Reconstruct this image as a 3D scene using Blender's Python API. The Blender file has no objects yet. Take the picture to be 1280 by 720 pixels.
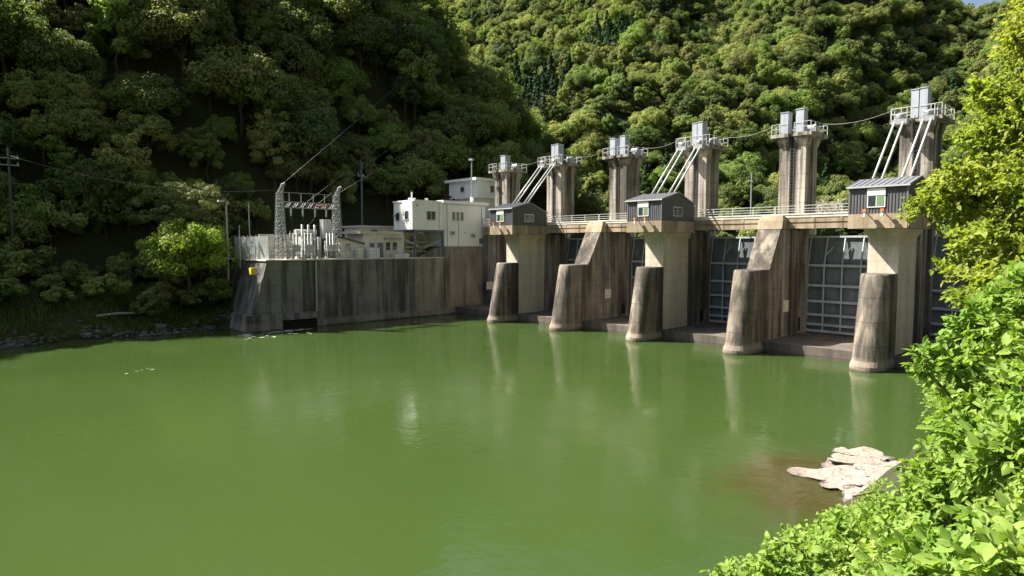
import bpy, math, random
import numpy as np
from mathutils import Vector, Matrix, noise as mnoise

R = math.radians
random.seed(7)
rng = np.random.default_rng(7)
scene = bpy.context.scene
COL = scene.collection

# ---------------------------------------------------------------- camera
cam_d = bpy.data.cameras.new('camera')
cam = bpy.data.objects.new('camera', cam_d)
COL.objects.link(cam)
cam.location = (0, 0, 10.5)
cam.rotation_euler = (R(90 - 3.862), 0, R(46.534))
cam_d.sensor_width = 36
cam_d.lens = 22.5
cam_d.clip_start = 0.1
cam_d.clip_end = 6000
scene.camera = cam

# ---------------------------------------------------------------- sky, sun, exposure
SUN = Vector((-1.0, -0.55, 1.2)).normalized()      # towards the sun
elev = math.asin(SUN.z)
w = bpy.data.worlds.new('World')
scene.world = w
w.use_nodes = True
nt = w.node_tree
nt.nodes.clear()
sky = nt.nodes.new('ShaderNodeTexSky')
sky.sky_type = 'NISHITA'
sky.sun_disc = False
sky.sun_elevation = elev
sky.sun_rotation = math.atan2(SUN.x, SUN.y)
sky.air_density = 1.0
sky.dust_density = 3.5
bg = nt.nodes.new('ShaderNodeBackground')
bg.inputs['Strength'].default_value = 0.055
wo = nt.nodes.new('ShaderNodeOutputWorld')
nt.links.new(sky.outputs[0], bg.inputs[0])
nt.links.new(bg.outputs[0], wo.inputs[0])
sd = bpy.data.lights.new('sun', 'SUN')
sd.energy = 5.0
sd.angle = R(0.53)
sd.color = (1.0, 0.94, 0.84)
sun = bpy.data.objects.new('sun', sd)
COL.objects.link(sun)
sun.location = (-60, -20, 90)
sun.rotation_euler = (-SUN).to_track_quat('-Z', 'Y').to_euler()
vs = scene.view_settings
vs.view_transform = 'Standard'
vs.look = 'None'
vs.exposure = 1.75
vs.gamma = 1
vs.use_curve_mapping = False

# ---------------------------------------------------------------- node helpers
class NT:
    def __init__(s, name):
        s.m = bpy.data.materials.new(name)
        s.m.use_nodes = True
        s.t = s.m.node_tree
        s.t.nodes.clear()
        s.out = s.t.nodes.new('ShaderNodeOutputMaterial')
    def n(s, typ, **kw):
        x = s.t.nodes.new(typ)
        for k, v in kw.items(): setattr(x, k, v)
        return x
    def l(s, a, b): s.t.links.new(a, b)
    def pos(s, scale=(1, 1, 1), obj=False):
        if obj:
            g = s.n('ShaderNodeTexCoord').outputs['Object']
        else:
            g = s.n('ShaderNodeNewGeometry').outputs['Position']
        mp = s.n('ShaderNodeVectorMath', operation='MULTIPLY')
        s.l(g, mp.inputs[0])
        mp.inputs[1].default_value = scale
        return mp.outputs[0]
    def noise(s, vec, scale, detail=4, rough=0.55):
        x = s.n('ShaderNodeTexNoise')
        x.inputs['Scale'].default_value = scale
        x.inputs['Detail'].default_value = detail
        x.inputs['Roughness'].default_value = rough
        s.l(vec, x.inputs['Vector'])
        return x.outputs[0]
    def ramp(s, fac, stops):
        x = s.n('ShaderNodeValToRGB')
        e = x.color_ramp.elements
        while len(e) < len(stops): e.new(0.5)
        for i, (p, c) in enumerate(stops):
            e[i].position = p
            e[i].color = (c, c, c, 1) if isinstance(c, (int, float)) else (*c, 1)
        s.l(fac, x.inputs[0])
        return x.outputs[0]
    def mix(s, fac, a, b, mode='MIX'):
        x = s.n('ShaderNodeMix', data_type='RGBA', blend_type=mode)
        for sock, v in ((x.inputs[0], fac), (x.inputs[6], a), (x.inputs[7], b)):
            if isinstance(v, (int, float)): sock.default_value = v
            elif isinstance(v, tuple): sock.default_value = (*v, 1)
            else: s.l(v, sock)
        return x.outputs[2]
    def math(s, op, a, b=0.0):
        x = s.n('ShaderNodeMath', operation=op)
        for sock, v in ((x.inputs[0], a), (x.inputs[1], b)):
            if isinstance(v, (int, float)): sock.default_value = v
            else: s.l(v, sock)
        return x.outputs[0]
    def bump(s, h, strength, dist):
        x = s.n('ShaderNodeBump')
        x.inputs['Strength'].default_value = strength
        x.inputs['Distance'].default_value = dist
        s.l(h, x.inputs['Height'])
        return x.outputs[0]
    def principled(s, col, rough=0.8, metal=0.0, normal=None, spec=0.4):
        p = s.n('ShaderNodeBsdfPrincipled')
        if isinstance(col, tuple): p.inputs['Base Color'].default_value = (*col, 1)
        else: s.l(col, p.inputs['Base Color'])
        if isinstance(rough, (int, float)): p.inputs['Roughness'].default_value = rough
        else: s.l(rough, p.inputs['Roughness'])
        p.inputs['Metallic'].default_value = metal
        p.inputs['Specular IOR Level'].default_value = spec
        if normal is not None: s.l(normal, p.inputs['Normal'])
        return p
    def done(s, sh):
        s.l(sh, s.out.inputs['Surface'])
        return s.m

def concrete(name, light, mid, dark, streak=0.6, band=0.75, lift=1.5, sx=1.25):
    t = NT(name)
    p = t.pos()
    blotch = t.noise(p, 0.35, 5, 0.6)
    fine = t.noise(p, 3.0, 6, 0.65)
    st = t.noise(t.pos((sx, sx, 0.06)), 1.0, 5, 0.6)
    st2 = t.noise(t.pos((0.55, 0.55, 0.09)), 1.0, 4, 0.6)
    c = t.mix(t.ramp(blotch, [(0.35, 0), (0.68, 1)]), light, mid)
    c = t.mix(t.math('MULTIPLY', t.ramp(st, [(0.46, 0), (0.60, 1)]), streak * 0.75), c, dark)
    c = t.mix(t.math('MULTIPLY', t.ramp(st2, [(0.46, 0), (0.60, 1)]), streak * 0.8), c, dark)
    c = t.mix(0.35, c, t.ramp(fine, [(0.3, 0.35), (0.7, 1.0)]), 'MULTIPLY')
    sep = t.n('ShaderNodeSeparateXYZ')
    t.l(p, sep.inputs[0])
    # formwork lift lines
    fr = t.math('FRACT', t.math('MULTIPLY', sep.outputs[2], 1 / lift))
    line = t.math('LESS_THAN', fr, 0.035)
    c = t.mix(t.math('MULTIPLY', line, 0.4), c, dark)
    if band:   # silt bleached band left by the changing water level
        wz = t.math('ADD', sep.outputs[2], t.math('MULTIPLY', t.noise(p, 0.8, 3), 0.5))
        c = t.mix(t.math('MULTIPLY', t.ramp(t.math('MULTIPLY', wz, 0.5), [(0.5, 1), (0.72, 0)]), band), c, (0.36, 0.30, 0.24))
        c = t.mix(t.math('MULTIPLY', t.ramp(wz, [(0.30, 1), (0.46, 0)]), 0.8), c, (0.045, 0.045, 0.03))
    hgt = t.math('SUBTRACT', fine, t.math('MULTIPLY', line, 0.6))
    return t.done(t.principled(c, 0.9, normal=t.bump(hgt, 0.5, 0.05), spec=0.25).outputs[0])

def plain(name, col, rough=0.6, metal=0.0, var=0.25, scale=1.5, streak=0.0):
    t = NT(name)
    a = t.noise(t.pos(), scale, 5, 0.6)
    d = tuple(v * (1 - var) for v in col)
    c = t.mix(t.ramp(a, [(0.3, 0), (0.7, 1)]), d, col)
    if streak:
        b = t.noise(t.pos((2.2, 2.2, 0.12)), 1.0, 4)
        c = t.mix(t.math('MULTIPLY', t.ramp(b, [(0.48, 0), (0.68, 1)]), streak), c, tuple(v * 0.42 for v in col))
    return t.done(t.principled(c, rough, metal).outputs[0])

def leafmat(name, cols, trans=0.3, pscale=0.035, objrand=True):
    t = NT(name)
    patch = t.noise(t.pos(), pscale, 3, 0.6)
    fine = t.noise(t.pos(), 1.3 if objrand else 9.0, 2)
    f = t.math('ADD', t.math('MULTIPLY', patch, 0.55), t.math('MULTIPLY', fine, 0.25 if objrand else 0.45))
    if objrand:
        oi = t.n('ShaderNodeObjectInfo')
        f = t.math('ADD', f, t.math('MULTIPLY', oi.outputs['Random'], 0.52))
        f = t.math('SUBTRACT', f, 0.12)
    n = len(cols)
    c = t.ramp(f, [(0.22 + 0.56 * i / (n - 1), cc) for i, cc in enumerate(cols)])
    p = t.principled(c, 0.62, spec=0.2)
    tr = t.n('ShaderNodeBsdfTranslucent')
    c2 = t.mix(1.0, c, (1.15, 1.25, 0.5), 'MULTIPLY')
    t.l(c2, tr.inputs[0])
    mx = t.n('ShaderNodeMixShader')
    mx.inputs[0].default_value = trans
    t.l(p.outputs[0], mx.inputs[1]); t.l(tr.outputs[0], mx.inputs[2])
    return t.done(mx.outputs[0])

M = {}
M['old'] = concrete('weathered_concrete', (0.37, 0.34, 0.295), (0.255, 0.23, 0.195), (0.038, 0.035, 0.031), 0.9, 0.3, sx=1.6)
M['nose'] = concrete('rough_brown_concrete', (0.28, 0.24, 0.195), (0.16, 0.134, 0.108), (0.032, 0.028, 0.024), 0.9, 0.4, lift=2.0, sx=1.6)
M['new'] = concrete('pale_new_concrete', (0.60, 0.55, 0.44), (0.52, 0.47, 0.37), (0.28, 0.24, 0.18), 0.35, 0.2)
M['wall'] = concrete('stained_wall_concrete', (0.27, 0.255, 0.235), (0.17, 0.16, 0.15), (0.04, 0.038, 0.038), 0.8, 0.3, lift=1.8, sx=1.1)
M['wall2'] = concrete('paler_wall_concrete', (0.36, 0.33, 0.28), (0.27, 0.245, 0.205), (0.09, 0.08, 0.07), 0.6, 0.15, lift=1.1, sx=0.7)
M['tower'] = concrete('streaked_tower_concrete', (0.44, 0.40, 0.34), (0.31, 0.275, 0.23), (0.03, 0.027, 0.023), 1.0, 0, sx=2.2)
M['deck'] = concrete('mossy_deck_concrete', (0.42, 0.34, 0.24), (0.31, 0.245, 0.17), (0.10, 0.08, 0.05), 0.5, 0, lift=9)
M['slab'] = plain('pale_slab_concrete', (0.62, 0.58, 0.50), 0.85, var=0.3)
M['apron'] = concrete('shade_darkened_apron', (0.17, 0.145, 0.12), (0.12, 0.10, 0.085), (0.04, 0.035, 0.03), 0.5, 0, lift=7)  # tone darkened to carry the shadow of huts and towers, besides stains
M['skin'] = plain('blue_grey_gate_steel', (0.17, 0.195, 0.215), 0.55, 0.1, 0.45, 0.8, 0.5)
M['beam'] = plain('pale_gate_steel', (0.45, 0.49, 0.52), 0.5, 0.1, 0.3, 1.2, 0.3)
M['galv'] = plain('galvanised_steel', (0.36, 0.375, 0.38), 0.45, 0.4, 0.25, 3)
M['rail'] = plain('pale_rail_steel', (0.46, 0.47, 0.46), 0.45, 0.2, 0.2, 3)
M['box'] = plain('grey_cabinet_paint', (0.36, 0.39, 0.44), 0.4, 0.0, 0.15, 1.0, 0.25)
M['clad'] = plain('dark_slate_cladding', (0.095, 0.095, 0.105), 0.5, 0.1, 0.3, 1.0, 0.3)
M['roof'] = plain('grey_sheet_roof', (0.20, 0.205, 0.23), 0.42, 0.2, 0.25, 1.5)
M['white'] = plain('white_wall_paint', (0.78, 0.79, 0.77), 0.7, 0, 0.08, 0.6, 0.12)
M['cream'] = plain('cream_wall_paint', (0.74, 0.70, 0.62), 0.8, 0, 0.18, 0.9, 0.2)
M['panel'] = plain('pale_fence_sheet', (0.60, 0.61, 0.61), 0.5, 0.1, 0.2, 0.9, 0.3)
M['steelblue'] = plain('blue_grey_paint', (0.12, 0.15, 0.19), 0.5, 0.1)
M['porc'] = plain('pale_grey_porcelain', (0.55, 0.56, 0.53), 0.3)
M['trans'] = plain('transformer_grey_paint', (0.40, 0.42, 0.41), 0.45, 0, 0.2)
M['brown'] = plain('brown_roof_trim', (0.10, 0.075, 0.06), 0.6)
M['orange'] = plain('orange_paint', (0.62, 0.20, 0.05), 0.5)
M['yellow'] = plain('yellow_paint', (0.75, 0.58, 0.04), 0.5)
M['red'] = plain('red_sign_paint', (0.50, 0.10, 0.10), 0.5)
M['dark'] = plain('void_shade_paint', (0.012, 0.012, 0.013), 0.9)  # near-black colour painted for the shade inside openings
M['wire'] = plain('cable_steel', (0.09, 0.095, 0.10), 0.5, 0.3)
M['palewire'] = plain('pale_cable_steel', (0.26, 0.26, 0.25), 0.5, 0.2)
M['bark'] = plain('tree_bark', (0.075, 0.06, 0.045), 0.9, 0, 0.5, 3)
M['drybark'] = plain('dry_pale_twig', (0.42, 0.37, 0.31), 0.9, 0, 0.3, 3)
M['twig'] = plain('green_brown_twig', (0.16, 0.12, 0.06), 0.8, 0, 0.4, 8)
M['log'] = plain('bleached_driftwood', (0.35, 0.32, 0.28), 0.9, 0, 0.3, 3)
M['sofit'] = plain('warm_ochre_paint', (0.45, 0.33, 0.18), 0.7)

def glassmat():
    t = NT('window_glass')
    p = t.principled((0.03, 0.045, 0.045), 0.06, 0.0, spec=0.9)
    return t.done(p.outputs[0])
M['glass'] = glassmat()
def glass2():
    t = NT('greenish_window_glass')
    p = t.principled((0.16, 0.24, 0.15), 0.1, 0.0, spec=0.9)
    return t.done(p.outputs[0])
M['glassg'] = glass2()

M['leaf_broad'] = leafmat('broadleaf_foliage', [(0.07, 0.105, 0.045), (0.13, 0.18, 0.058), (0.215, 0.22, 0.092), (0.18, 0.27, 0.066), (0.30, 0.315, 0.12)], 0.42)
M['leaf_conifer'] = leafmat('cedar_foliage', [(0.014, 0.045, 0.012), (0.02, 0.06, 0.012), (0.03, 0.085, 0.015)], 0.15)
M['leaf_bush'] = leafmat('bright_bush_foliage', [(0.10, 0.16, 0.025), (0.17, 0.25, 0.035), (0.24, 0.32, 0.05)], 0.42, 0.4)
M['leaf_pine'] = leafmat('pine_foliage', [(0.09, 0.12, 0.035), (0.16, 0.18, 0.065)], 0.2, 0.4)
M['leaf_yellow'] = leafmat('yellow_green_leaf', [(0.12, 0.18, 0.025), (0.21, 0.28, 0.045), (0.30, 0.32, 0.06), (0.27, 0.35, 0.09)], 0.5, 0.5, False)
M['leaf_near'] = leafmat('fresh_green_leaf', [(0.07, 0.15, 0.025), (0.15, 0.26, 0.04), (0.26, 0.36, 0.08), (0.38, 0.39, 0.12)], 0.45, 0.9, False)
M['leaf_purple'] = leafmat('purple_foliage', [(0.11, 0.04, 0.05), (0.18, 0.07, 0.08)], 0.25, 0.5)
M['grass'] = leafmat('bank_grass', [(0.05, 0.085, 0.02), (0.09, 0.13, 0.03), (0.14, 0.15, 0.05)], 0.25, 0.25, False)

def groundmat():
    t = NT('forest_ground')
    a = t.noise(t.pos(), 0.12, 6, 0.65)
    b = t.noise(t.pos(), 1.4, 6, 0.65)
    c = t.mix(t.ramp(a, [(0.4, 0), (0.6, 1)]), (0.032, 0.038, 0.018), (0.05, 0.048, 0.028))
    c = t.mix(t.ramp(b, [(0.45, 0), (0.7, 1)]), c, (0.035, 0.05, 0.018))
    return t.done(t.principled(c, 0.95, normal=t.bump(b, 0.8, 0.3), spec=0.1).outputs[0])
M['ground'] = groundmat()

def rockmat(name, a_, b_, c_):
    t = NT(name)
    a = t.noise(t.pos(), 0.9, 6, 0.65)
    b = t.noise(t.pos(), 6.0, 6, 0.7)
    c = t.mix(t.ramp(a, [(0.35, 0), (0.65, 1)]), a_, b_)
    c = t.mix(t.ramp(b, [(0.5, 0), (0.72, 1)]), c, c_)
    sp = t.n('ShaderNodeSeparateXYZ'); t.l(t.pos(), sp.inputs[0])
    wet = t.ramp(t.math('ADD', sp.outputs[2], t.math('MULTIPLY', a, 0.2)), [(0.13, 0.75), (0.24, 0.0)])
    c = t.mix(wet, c, tuple(v * 0.55 for v in c_))
    cr = t.n('ShaderNodeTexVoronoi', feature='DISTANCE_TO_EDGE'); cr.inputs['Scale'].default_value = 1.6
    t.l(t.pos((1.0, 1.6, 1.0)), cr.inputs['Vector'])
    c = t.mix(t.ramp(cr.outputs['Distance'], [(0.0, 0.7), (0.05, 0.0)]), c, tuple(v * 0.6 for v in c_))
    return t.done(t.principled(c, 0.9, normal=t.bump(b, 0.9, 0.08), spec=0.2).outputs[0])
M['rock'] = rockmat('pale_pink_rock', (0.36, 0.31, 0.26), (0.26, 0.22, 0.185), (0.11, 0.09, 0.075))
M['stone'] = rockmat('grey_shore_stone', (0.17, 0.165, 0.155), (0.11, 0.105, 0.1), (0.06, 0.06, 0.055))
M['gravel'] = plain('yard_gravel', (0.46, 0.43, 0.38), 0.95, 0, 0.4, 2.5)

def watermat():
    t = NT('green_river_water')
    p = t.pos()
    big = t.noise(t.pos((0.02, 0.035, 0.02)), 1.0, 3, 0.5)
    c = t.mix(t.ramp(big, [(0.35, 0), (0.65, 1)]), (0.030, 0.054, 0.0125), (0.037, 0.063, 0.0155))
    # silty shallows over the rock shelf by the right bank
    sub = t.n('ShaderNodeVectorMath', operation='SUBTRACT')
    t.l(p, sub.inputs[0]); sub.inputs[1].default_value = (-10.5, 28.5, 0)
    sc = t.n('ShaderNodeVectorMath', operation='MULTIPLY')
    t.l(sub.outputs[0], sc.inputs[0]); sc.inputs[1].default_value = (0.18, 0.14, 0)
    ln = t.n('ShaderNodeVectorMath', operation='LENGTH')
    t.l(sc.outputs[0], ln.inputs[0])
    d = t.math('ADD', ln.outputs['Value'], t.math('MULTIPLY', t.math('SUBTRACT', t.noise(p, 0.35, 5, 0.65), 0.5), 1.1))
    c = t.mix(t.ramp(d, [(0.35, 0.9), (0.95, 0.0)]), c, (0.042, 0.036, 0.012))
    r1 = t.noise(t.pos((1.0, 1.0, 1.0)), 1.6, 4, 0.6)
    r2 = t.noise(t.pos((1.0, 1.0, 1.0)), 0.22, 3, 0.5)
    calm = t.ramp(r2, [(0.40, 0.2), (0.60, 1.0)])
    nrm = t.bump(t.math('MULTIPLY', r1, calm), 0.34, 0.07)
    rgh = t.ramp(t.noise(t.pos((0.06, 0.12, 0.1)), 1.0, 4, 0.6), [(0.40, 0.05), (0.62, 0.20)])
    pr = t.principled(c, rgh, normal=nrm, spec=0.5)
    pr.inputs['IOR'].default_value = 1.33
    return t.done(pr.outputs[0])
M['water'] = watermat()
def foammat():
    t = NT('thin_white_foam')
    c = t.mix(t.ramp(t.noise(t.pos(), 2.0, 5), [(0.4, 0), (0.6, 1)]), (0.40, 0.45, 0.30), (0.75, 0.76, 0.70))
    return t.done(t.principled(c, 0.6).outputs[0])
M['foam'] = foammat()

# ---------------------------------------------------------------- mesh helpers
ORG = {}
def link(o, parent=None):
    COL.objects.link(o)
    if parent is not None: o.parent = parent
    return o
def tag(o, label=None, cat=None, group=None, kind=None):
    if label: o['label'] = label
    if cat: o['category'] = cat
    if group: o['group'] = group
    if kind: o['kind'] = kind
    return o
def thing(name, loc, label, cat, group=None):
    o = bpy.data.objects.new(name, None)
    o.empty_display_size = 0.5
    link(o)
    o.location = loc
    ORG[o.name] = Vector(loc)
    return tag(o, label, cat, group)

class MB:
    def __init__(s): s.v = []; s.f = []
    def poly(s, pts, faces):
        n = len(s.v)
        s.v += [tuple(p) for p in pts]
        s.f += [tuple(i + n for i in f) for f in faces]
        return s
    def box(s, x0, x1, y0, y1, z0, z1):
        return s.poly([(x0, y0, z0), (x1, y0, z0), (x1, y1, z0), (x0, y1, z0), (x0, y0, z1), (x1, y0, z1), (x1, y1, z1), (x0, y1, z1)],
                      [(0, 3, 2, 1), (4, 5, 6, 7), (0, 1, 5, 4), (1, 2, 6, 5), (2, 3, 7, 6), (3, 0, 4, 7)])
    def bar(s, a, b, w, h=None):
        h = h or w
        a = Vector(a); b = Vector(b); d = (b - a).normalized()
        u = d.cross(Vector((0, 0, 1)))
        u = Vector((1, 0, 0)) if u.length < 1e-4 else u.normalized()
        v = u.cross(d)
        pts = []
        for p in (a, b):
            for i, j in ((-1, -1), (1, -1), (1, 1), (-1, 1)):
                pts.append(p + u * (i * w / 2) + v * (j * h / 2))
        return s.poly(pts, [(0, 1, 2, 3), (7, 6, 5, 4), (0, 4, 5, 1), (1, 5, 6, 2), (2, 6, 7, 3), (3, 7, 4, 0)])
    def tube(s, pts, r, n=6, cap=True):
        pts = [Vector(p) for p in pts]
        rs = r if isinstance(r, (list, tuple)) else [r] * len(pts)
        base = len(s.v)
        for i, p in enumerate(pts):
            d = (pts[min(i + 1, len(pts) - 1)] - pts[max(i - 1, 0)]).normalized()
            u = d.cross(Vector((0.13, 0.97, 0.2)))
            if u.length < 1e-3: u = d.cross(Vector((1, 0, 0)))
            u.normalize(); v = d.cross(u)
            for k in range(n):
                a = 2 * math.pi * k / n
                s.v.append(tuple(p + (u * math.cos(a) + v * math.sin(a)) * rs[i]))
        for i in range(len(pts) - 1):
            for k in range(n):
                k2 = (k + 1) % n
                s.f.append((base + i * n + k, base + i * n + k2, base + (i + 1) * n + k2, base + (i + 1) * n + k))
        if cap:
            s.f.append(tuple(base + k for k in reversed(range(n))))
            s.f.append(tuple(base + (len(pts) - 1) * n + k for k in range(n)))
        return s
    def loft(s, secs):
        """secs: list of rings (counter-clockwise from above), bottom to top"""
        n = len(secs[0]); base = len(s.v)
        for r in secs: s.v += [tuple(p) for p in r]
        for i in range(len(secs) - 1):
            for k in range(n):
                k2 = (k + 1) % n
                s.f.append((base + i * n + k, base + i * n + k2, base + (i + 1) * n + k2, base + (i + 1) * n + k))
        s.f.append(tuple(base + k for k in reversed(range(n))))
        s.f.append(tuple(base + (len(secs) - 1) * n + k for k in range(n)))
        return s
    def prism_x(s, prof, x0, x1):
        """prof: (y,z) polygon"""
        n = len(prof)
        pts = [(x0, y, z) for y, z in prof] + [(x1, y, z) for y, z in prof]
        return s.poly(pts, [tuple(range(n)), tuple(reversed(range(n, 2 * n)))] + [(k, k + n, (k + 1) % n + n, (k + 1) % n) for k in range(n)])
    def build(s, name, mat, parent=None, smooth=False, kind=None):
        me = bpy.data.meshes.new(name)
        o_ = Vector((0, 0, 0))
        p = parent
        while p is not None:
            if p.name in ORG: o_ = ORG[p.name]; break
            p = p.parent
        a = np.array(s.v, dtype=float) - np.array(o_)
        me.from_pydata([tuple(q) for q in a.tolist()], [], s.f)
        me.materials.append(M[mat])
        if smooth:
            for q in me.polygons: q.use_smooth = True
        o = link(bpy.data.objects.new(name, me), parent)
        if kind: o['kind'] = kind
        return o
def mesh_np(name, V, F, mat):
    me = bpy.data.meshes.new(name)
    me.vertices.add(len(V)); me.vertices.foreach_set('co', np.ascontiguousarray(V, dtype=np.float32).ravel())
    F = np.ascontiguousarray(F, dtype=np.int32); k = F.shape[1]
    me.loops.add(F.size); me.loops.foreach_set('vertex_index', F.ravel())
    me.polygons.add(len(F)); me.polygons.foreach_set('loop_start', np.arange(0, F.size, k, dtype=np.int32))
    me.materials.append(M[mat])
    me.update(calc_edges=True)
    return me
def box(name, mat, parent, *b): return MB().box(*b).build(name, mat, parent)
def solo(o, label, cat, group=None):
    return tag(o, label, cat, group)

# ---------------------------------------------------------------- terrain
def sst(a, b, x):
    t = np.clip((x - a) / (b - a), 0, 1)
    return t * t * (3 - 2 * t)
def smin(a, b, k):
    h = np.clip(0.5 + 0.5 * (b - a) / k, 0, 1)
    return b * (1 - h) + a * h - k * h * (1 - h)
def vnoise(X, Y, s, seed=0):
    """smooth value noise from summed sines"""
    r = np.random.default_rng(seed); o = np.zeros_like(X)
    for k in range(6):
        a = r.uniform(0, 2 * np.pi); f = (0.6 + 0.25 * k) / s; ph = r.uniform(0, 6.28)
        o += np.sin((X * np.cos(a) + Y * np.sin(a)) * f * 2 * np.pi + ph) / (1 + 0.35 * k)
    return o / 3.2
def height(X, Y):
    X = np.asarray(X, float); Y = np.asarray(Y, float)
    # left bank and hill
    d = -82.5 - X
    bank = np.where(d < 0, d * 0.8, np.minimum(d * 0.62, 4.6 + 0.05 * d))
    plat = sst(29.5, 33.5, Y) * sst(-76.5, -79.5, X)
    bank = np.maximum(bank, -4)
    bank = bank * (1 - plat) + 8.45 * plat
    up = sst(66, 74, Y) * sst(-77, -82, X)
    bank = bank + up * 2.2
    xb = -95.0
    e = xb - X
    A = np.where(e > 0, np.where(e < 27, 1.42 * e, 38.34 + 0.64 * (e - 27)), 0.0)
    A = A * (1 - 0.16 * sst(17, 7, Y) + 0.10 * sst(26, 38, Y) * sst(70, 30, e))  # slope shaped for light: lowered downstream to admit sun, steepened upstream for shade
    A = A + sst(28, 50, Y) * 5 * sst(10, 40, e)
    A = A + np.where(e > 5, 1, 0) * 3.5 * vnoise(X, Y, 45, 3) * sst(5, 25, e)
    A = np.minimum(A, 170)
    B = 69 - 1.28 * (Y - 70)
    h1 = np.where(e > 0, smin(A, np.maximum(B, -14), 8), 0)
    left = np.maximum(bank + np.maximum(h1, 0), np.where(Y > 74, 2.0, -4))
    # far hill across the reservoir
    s = -0.5 * X + 0.866 * Y - 165
    t = 0.866 * X + 0.5 * Y
    h2 = 10 + 0.75 * s
    ramp = sst(0, 60, s)
    h2 = h2 - 30 * np.exp(-((X + 58 + 0.05 * (Y - 150)) / 24) ** 2) * ramp
    h2 = h2 - 16 * np.exp(-((t - 6) / 20) ** 2) * sst(50, 130, s)
    h2 = h2 + 9 * np.exp(-((t + 28) / 26) ** 2) * sst(5, 50, s)
    h2 = h2 + 5 * vnoise(X, Y, 80, 5) * ramp
    cap = np.minimum(117 + 0.72 * (97 - t) + 0.25 * np.maximum(t - 97, 0), 215)
    h2 = smin(h2, cap, 12)
    # right bank
    xr = -9.2 + 2.5 * sst(40, 62, Y)
    dr = X - xr
    right = np.where(dr < 9, 0.93 * dr, 8.4 + 0.16 * (dr - 9))
    right = right + np.where(dr > 25, 0.6 * (dr - 25), 0)
    right = right + sst(62, 70, Y) * np.clip(dr, 0, 4) * 1.2
    right = np.maximum(right, np.where(Y > 74, 2.0, -4))
    h = np.maximum(np.maximum(left, right), np.where(s > -15, h2, -50))
    return h + 0.25 * vnoise(X, Y, 7, 9) * (h > 1)

xs = np.unique(np.concatenate([np.linspace(-1800, -420, 24), np.arange(-420, -130, 6.0), np.arange(-130, 30, 2.0), np.arange(30, 160, 8.0), np.linspace(160, 1500, 22)]))
ys = np.unique(np.concatenate([np.linspace(-1500, -160, 22), np.arange(-160, -20, 8.0), np.arange(-20, 120, 2.0), np.arange(120, 480, 6.0), np.linspace(480, 1900, 22)]))
GX, GY = np.meshgrid(xs, ys)
GZ = height(GX, GY)
nx, ny = len(xs), len(ys)
V = np.stack([GX.ravel(), GY.ravel(), GZ.ravel()], 1)
ii = (np.arange(ny - 1)[:, None] * nx + np.arange(nx - 1)[None, :]).ravel()
F = np.stack([ii, ii + 1, ii + nx + 1, ii + nx], 1)
g = link(bpy.data.objects.new('terrain', mesh_np('terrain', V, F, 'ground')))
for p_ in g.data.polygons: p_.use_smooth = True
tag(g, 'steep wooded valley sides and river banks', 'terrain', kind='structure')

wt = MB().poly([(-160, -1400, 0), (60, -1400, 0), (60, 71, 0), (-160, 71, 0)], [(0, 1, 2, 3)]).build('river_water', 'water')
tag(wt, 'calm green river water below the dam', 'water', kind='structure')
rv = MB().poly([(-250, 72.9, 9.8), (120, 72.9, 9.8), (120, 330, 9.8), (-250, 330, 9.8)], [(0, 1, 2, 3)]).build('reservoir_water', 'water')
tag(rv, 'reservoir water held behind the gates', 'water', kind='structure')
yard = MB().box(-95, -77.42, 32.3, 59.4, 8.5, 8.62).build('yard', 'gravel')
tag(yard, 'pale gravel yard on top of the river wall', 'yard', kind='structure')

# ---------------------------------------------------------------- dam
CX = [-18.1, -29.7, -41.3, -52.9, -64.5, -76.1]      # pier centres from the right bank
HOUSE = {0, 2, 4}
o = MB().box(-77.2, -4.0, 61.0, 72.4, -3, 1.0).build('spillway_sill', 'apron')
solo(o, 'long low concrete sill under all the gates and between the piers', 'sill')

def railing(parent, pts, h, step, r=0.03, rails=(1.0, 0.5), mat='rail'):
    """posts and rails as parts along a polyline"""
    for a, b in zip(pts[:-1], pts[1:]):
        a = Vector(a); b = Vector(b); n = max(1, round((b - a).length / step))
        for i in range(n + 1):
            if i == n and b != Vector(pts[-1]): continue
            p = a.lerp(b, i / n)
            MB().bar(p, p + Vector((0, 0, h)), r * 2).build('post', mat, parent)
    for f in rails:
        m = MB()
        for a, b in zip(pts[:-1], pts[1:]):
            m.bar(Vector(a) + Vector((0, 0, h * f)), Vector(b) + Vector((0, 0, h * f)), r * 1.7)
        m.build('rail', mat, parent)

def ring(cx, y0, y1, hw, z):
    """round nosed plan outline, nose towards -Y"""
    pts = [(cx - hw, y1, z)]
    for k in range(15):
        a = math.pi + math.pi * k / 14
        pts.append((cx + hw * math.cos(a), y0 + hw + hw * math.sin(a), z))
    pts.append((cx + hw, y1, z))
    return pts

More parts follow.
